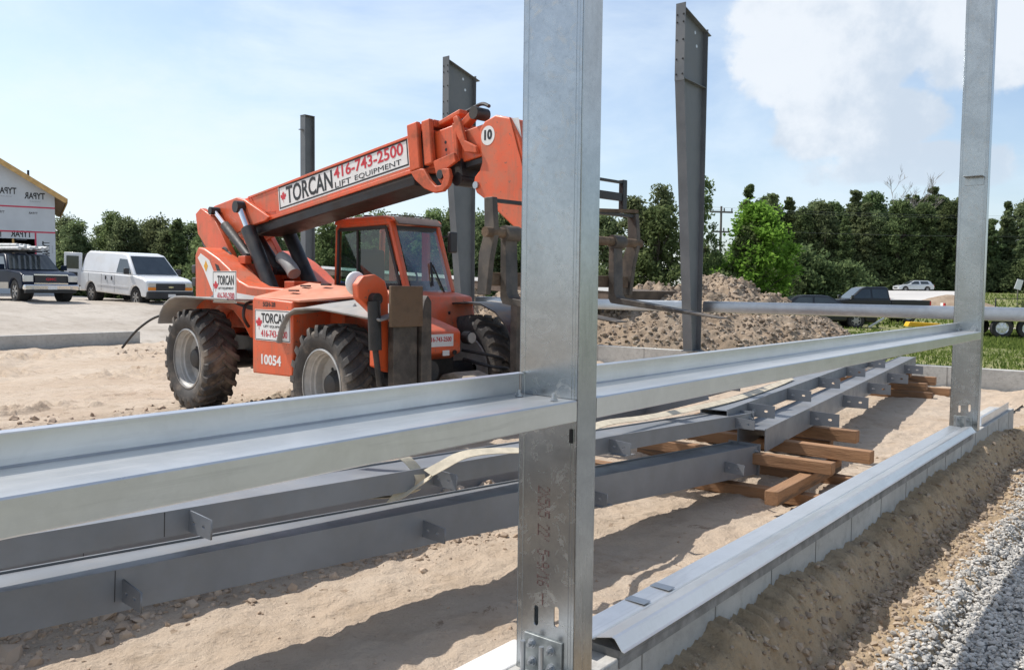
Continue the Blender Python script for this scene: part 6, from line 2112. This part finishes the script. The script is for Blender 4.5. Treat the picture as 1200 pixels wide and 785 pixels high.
# dark pines and rounder trees in a row beyond the far road
k = 0
LAND = ((860, 'the bright maple'), (925, 'the left end of the black coupe'), (965, 'the roof of the black coupe'), (1005, 'the cab of the black pickup'), (1040, 'the rear of the black pickup'), (1062, 'the silver hatchback'), (1095, 'the earth mound'), (1140, 'the far galvanised post'), (1185, 'the pale bushes at the right edge'), (1300, 'ground beyond the right edge'))
front = []
for row, (yb_, off) in enumerate(((118.0, 0.0), (125.0, 1.6), (133.0, 0.7))):
    x = 36.5 + off
    while x < 92:
        y = yb_ + random.uniform(-2, 2)
        rnd = random.random()
        hh = random.uniform(0.74, 1.10) * (0.99 + 0.05 * row)
        rz = random.uniform(0, 6.28)
        lf = random.choice((LEAF_DARK, LEAF_DARK, LEAF_DARK, LEAF_MID, LEAF_OLIVE))
        loc = (x, y, zfar(x, y) - 0.2)
        if row == 0:
            if rnd < 0.45:
                o = plant('woodland_tree', '', 'tree', MIXB[k % 3], lf, loc, rz, random.uniform(0.72, 0.98), 'front trees beyond the far road')
                o['kindword'] = 'rounded'
            else:
                o = plant('pine_tree', '', 'tree', PINES[k % 5], lf, loc, rz, hh * 0.93, 'front trees beyond the far road')
                o['kindword'] = 'pointed'
            front.append((x / y * FPX + 600, o))
        elif rnd < 0.3:
            plant('woodland_tree', 'rounded tree in the rear ranks of the wood beyond the far road', 'tree', MIXB[k % 3], lf, loc, rz, random.uniform(0.95, 1.12), 'rounded rear trees beyond the far road')
        else:
            plant('pine_tree', 'dark pine in the rear ranks of the wood beyond the far road', 'tree', PINES[k % 5], lf, loc, rz, hh, 'rear pines beyond the far road')
        x += random.uniform(2.1, 3.4)
        k += 1
cells = {}
for pxx, o in front:
    nm = min(LAND, key=lambda q: abs(q[0] - pxx))[1]
    cells.setdefault(nm, []).append((pxx, o))
for nm, lst in cells.items():
    lst.sort(key=lambda q: q[0])
    nn = len(lst)
    words = {1: [''], 2: ['left ', 'right '], 3: ['left ', 'middle ', 'right ']}.get(nn)
    for i, (pxx, o) in enumerate(lst):
        w_ = words[i] if words else ('leftmost ' if i == 0 else 'rightmost ' if i == nn - 1 else '')
        o['label'] = f"{w_}{o['kindword']} front-rank tree of the far wood, above {nm}"
        del o['kindword']
# understorey at their feet
x = 30.0
while x < 92:
    y = 115.0 + random.uniform(-1.0, 1.5)
    s = random.uniform(1.2, 2.0)
    plant('leafy_shrub', 'olive shrub at the foot of the dark pines beyond the road', 'shrub', BUSH[k % 3], random.choice((LEAF_OLIVE, LEAF_DARK, LEAF_DARK, LEAF_MID)), (x, y, zfar(x, y) - 0.3), random.uniform(0, 6), s, 'shrubs along the far road')
    x += random.uniform(2.0, 3.2)
    k += 1
bt = thing('bare_tree', 'leafless grey tree rising above the dark pines left of the far post', 'tree', (57.0, 123.0, zfar(57, 123)), 0.4)
link('branches', bare_tree(19.0, 4), mat('dead_wood', (0.30, 0.27, 0.24), 0.9, var=0.1), bt)
plant('pine_tree', 'yellow-green young pine in front of the dark row, next to the far post', 'tree', PINES[2], LEAF_MID, (60.6, 113.5, zfar(60, 113) - 0.2), 1.0, 0.70)

# trees at the left, behind house, van and telehandler
LT = [(-33.0, 62, 0.92, 0), (-31.2, 60, 0.84, 1), (-29.4, 62, 0.98, 2), (-27.6, 60, 0.90, 3), (-25.8, 61, 0.95, 0), (-24.2, 59, 0.80, 1), (-21.6, 60, 0.88, 2), (-19.6, 61, 0.98, 3), (-17.6, 60, 0.92, 0), (-15.4, 62, 0.88, 1),
      (-13.2, 60, 0.92, 2), (-11.2, 61, 0.98, 3), (-9.4, 60, 1.02, 0), (-7.6, 62, 1.0, 1), (-5.8, 60, 1.03, 2), (-4.0, 61, 1.08, 3), (-2.2, 60, 1.02, 0), (-0.4, 61, 1.06, 1), (1.6, 60, 1.0, 2)]
LTL = ['green front-rank tree beside the corner of the unfinished house', 'green front-rank tree above the open rear door of the van', 'green front-rank tree over the rear end of the van roof',
       'green front-rank tree over the middle of the van roof', 'green front-rank tree over the front of the van roof', 'lower green tree over the windscreen of the van', 'green front-rank tree directly behind the telehandler tail',
       'green front-rank tree behind the boom pivot', 'green front-rank tree seen between the lift cylinders', 'green front-rank tree left of the straight column', 'green front-rank tree directly behind the straight column',
       'green front-rank tree between the straight column and the cab', 'green front-rank tree seen through the rear half of the cab side window', 'green front-rank tree seen through the front half of the cab side window',
       'green front-rank tree above the cab roof', 'green front-rank tree between the cab and the tapered column', 'green front-rank tree behind the left tapered column', 'green front-rank tree behind the fork carriage', 'green front-rank tree hidden partly by the near post']
for i, (x, y, s, q) in enumerate(LT):
    plant('woodland_tree', LTL[i], 'tree', MIX[q], LEAF_MID if i % 3 else LEAF_OLIVE, (x, y, zfar(x, y) - 0.4), i * 1.3, s, 'trees along the back of the yard')
    x2 = x + 0.9
    plant('woodland_tree', 'green tree in the rear rank behind the van and the telehandler', 'tree', MIX[(q + 1) % 4], LEAF_MID if i % 2 else LEAF_OLIVE, (x2, y + 4, zfar(x2, y + 4) - 0.4), i * 2.1, s * 0.98, 'trees along the back of the yard')
for i in range(26):
    x = -34 + i * 1.4
    plant('leafy_shrub', 'low shrub under the tree row behind the van and the telehandler', 'shrub', BUSH[i % 3], LEAF_OLIVE if i % 2 else LEAF_MID, (x, 57.5 + 0.8 * sin(i * 2.3), zfar(x, 57) - 0.3), i * 0.7, 0.95 + 0.2 * sin(i), 'shrubs along the back of the yard')
plant('spruce_tree', 'pointed dark spruce rising above the tree row left of the boom', 'tree', SPRUCE[0], LEAF_DARK, (-23.4, 58.5, zfar(-23.4, 58.5) - 0.3), 0.3, 0.80)
plant('spruce_tree', 'short pointed spruce just behind the rear of the boom', 'tree', SPRUCE[1], LEAF_DARK, (-21.0, 58.0, zfar(-21, 58) - 0.3), 1.3, 0.66)
plant('leafy_shrub', 'bright green shrub between the van and the telehandler tail', 'shrub', BUSH[0], LEAF_BRIGHT, (-15.3, 42.5, zyard(-15.3, 42.5) - 0.1), 0.0, 0.80, sz=1.15)
plant('leafy_shrub', 'taller bright green shrub behind the telehandler tail', 'shrub', BUSH[1], LEAF_BRIGHT, (-15.7, 47.0, zyard(-15.7, 47) - 0.1), 2.0, 0.75, sz=1.5)

# centre trees around the right tapered column
for i, (lab, ms, lf, x, y, s, sz) in enumerate((
        ('slim tall tree just right of the tapered column', TALL[0], LEAF_MID, 10.2, 45.5, 0.86, 1.03),
        ('feathery pale tree left of the tapered column', TALL[1], LEAF_OLIVE, 7.9, 45.0, 0.88, 0.96),
        ('grey green tree directly right of the near post', TALL[2], LEAF_OLIVE, 6.3, 44.0, 1.15, 0.86),
        ('fresh green rounded tree behind the earth pile', MAPLE[0], LEAF_MID, 7.4, 43.0, 0.95, 0.92),
        ('mid green tree behind the forks, right of the near post', MIX[1], LEAF_MID, 5.0, 46.0, 0.9, 0.80),
        ('low bright shrub at the right foot of the tapered column', BUSH[2], LEAF_BRIGHT, 9.9, 41.0, 0.75, 0.95),
        ('dark green tree in the gap right of the tapered column', MIX[2], LEAF_DARK, 11.2, 50.0, 0.7, 0.62),
        ('bright green maple standing free right of the utility pole', MAPLE[1], LEAF_BRIGHT, 13.0, 45.0, 1.22, 0.98),
        ('smaller yellow green maple leaning on the bright maple', MAPLE[0], LEAF_BRIGHT, 12.3, 44.4, 0.62, 0.80),
        ('low bright green bush at the foot of the maple', BUSH[0], LEAF_BRIGHT, 14.6, 42.5, 0.62, 0.55),
        ('second low green bush left of the black coupe', BUSH[1], LEAF_MID, 15.7, 46.0, 0.6, 0.5),
        ('brown olive bush where the pines begin', BUSH[2], LEAF_OLIVE, 19.0, 60.0, 1.1, 1.2))):
    plant('leafy_tree' if 'bush' not in lab and 'shrub' not in lab else 'leafy_shrub', lab, 'tree' if 'bush' not in lab and 'shrub' not in lab else 'shrub', ms, lf, (x, y, zfar(x, y) - 0.1), i * 1.1, s, sz=sz)
for i in range(7):
    x = 21 + i * 2.2
    plant('leafy_shrub', 'dark shrub in the distance between the maple and the pines', 'shrub', BUSH[i % 3], LEAF_DARK if i % 2 else LEAF_OLIVE, (x, 86 + sin(i * 1.7), zfar(x, 86) - 0.2), i, 1.6 + 0.4 * sin(i * 2), 'distant shrubs left of the pines')
for i in range(11):
    x = 33 + i * 2.1
    y = 62 + 2.2 * sin(i * 1.9)
    plant('leafy_shrub', 'pale green bush on the bank behind the trailer at the right edge', 'shrub', BUSH[i % 3], LEAF_BRIGHT, (x + 6, y, zfar(x + 6, y) - 0.25), i * 0.9, 0.9 + 0.15 * sin(i), 'pale bushes at the right edge', sz=0.75)

# short field grass: uncountable
n = 100000
gx = np.concatenate([rng.uniform(8, 30, 72000), rng.uniform(4, 70, 28000)])
gy = np.concatenate([rng.uniform(12, 38, 72000), rng.uniform(36, 100, 28000)])
gu_, gv_ = to_uv(gx, gy)
dens = fbm(gx * 0.25, gy * 0.25, 4, 111)
keep = (gu_ > US + 0.5) & (dens + rng.normal(0, 0.06, n) > 0.40) & ((h_pile(gx, gy) - h_far(gx, gy)) < -0.03) & ~((gy > 58) & (gx / gy > 0.43) & (gx / gy < 0.545)) & ~((gy > 37.8) & (gy < 40.4) & (gx > 19))
gx, gy = gx[keep], gy[keep]
gz = h_far(gx, gy) - 0.03
hgt = rng.uniform(0.05, 0.15, len(gx)) * (1 + (gy > 40) * 1.2)
ang_ = rng.uniform(0, 6.28, len(gx))
wd = 0.035 + 0.03 * (gy > 36)
dx, dy = np.cos(ang_) * wd, np.sin(ang_) * wd
lx, ly = rng.normal(0, 0.35, len(gx)) * hgt, rng.normal(0, 0.35, len(gx)) * hgt
co = np.stack([np.stack([gx - dx, gy - dy, gz], -1), np.stack([gx + dx, gy + dy, gz], -1), np.stack([gx + lx, gy + ly, gz + hgt], -1)], 1).reshape(-1, 3)
gr = link('grass', np_mesh('grass', co, np.arange(len(gx) * 3).reshape(-1, 3)), GRASSM)
gr['kind'] = 'stuff'

# =================================================================== POLE, WIRES, FENCE, SIGN
up_ = thing('utility_pole', 'wooden utility pole with two crossarms behind the bright maple', 'utility pole', (22.2, 90.0, zfar(22.2, 90)), 0.25)
part('pole', MB().cyl((0, 0, 0), (0, 0, 9.3), 0.17, 10, 0.11), POLE, up_, smooth=40)
for z, w in ((8.7, 1.35), (6.6, 1.0)):
    ca = part('crossarm', MB().box(-w, w, -0.08, 0.08, z - 0.10, z + 0.08), POLE, up_)
    for x in (-w + 0.1, 0.35, w - 0.1):
        part('insulator', MB().cyl((x, 0, z + 0.08), (x, 0, z + 0.42), 0.07, 8), PLASTIC, ca)
for k, z in enumerate((9.4, 9.1, 7.0)):
    o = link('power_line', MB().tube([(22.2 - 1.2 + 75 * t, 90.0 + 12 * t, zfar(22.2, 90) + z - 0.2 + 3.2 * t * (1 - t) * -1 + 1.5 * t + k * 0.05) for t in [j / 12 for j in range(13)]], 0.010, 5).mesh('power_line'), mat('wire', (0.12, 0.12, 0.13), 0.7, var=0))
    tag(o, ('topmost power line running right from the utility pole', 'second power line running right from the pole', 'lowest power line running right from the pole')[k], 'wire')
wf = thing('wire_fence', 'dark wire fence in front of the pale bushes at the right edge', 'fence', (30.0, 52.0, zfar(30, 52)), 0.0)
for k in range(7):
    part('fence_post', MB().box(k * 2.4 - 0.03, k * 2.4 + 0.03, -0.03, 0.03, -0.2, 1.35), PLASTIC, wf)
for z in (1.32, 0.75):
    part('fence_rail', MB().box(0, 14.4, -0.015, 0.015, z - 0.025, z + 0.02), PLASTIC, wf)
sp_ = thing('white_sign', 'small tilted white sign above the pale bushes at the right edge', 'sign', (47.0, 78.0, zfar(47, 78)), 0.0)
part('panel', MB().beam((-0.32, 0, 1.75), (0.10, 0, 2.45), 0.04, 0.62, (0, 1, 0)) if False else MB().prism([(-0.35, 1.55), (0.25, 1.40), (0.50, 2.30), (-0.05, 2.45)], 'y', -0.02, 0.02), WHITEP, sp_)
part('stake', MB().box(0.0, 0.08, 0.021, 0.08, -0.2, 1.6), POLE, sp_)
ro = tag(link('steel_offcut', MB().beam((0, 0, 0.04), (0.9, 0.5, 0.45), 0.07, 0.07).mesh('steel_offcut'), GALV3), 'short silver steel offcut leaning on the grass beside the coupe', 'steel offcut')
ro.location = (16.2, 38.0, zfar(16.2, 38))
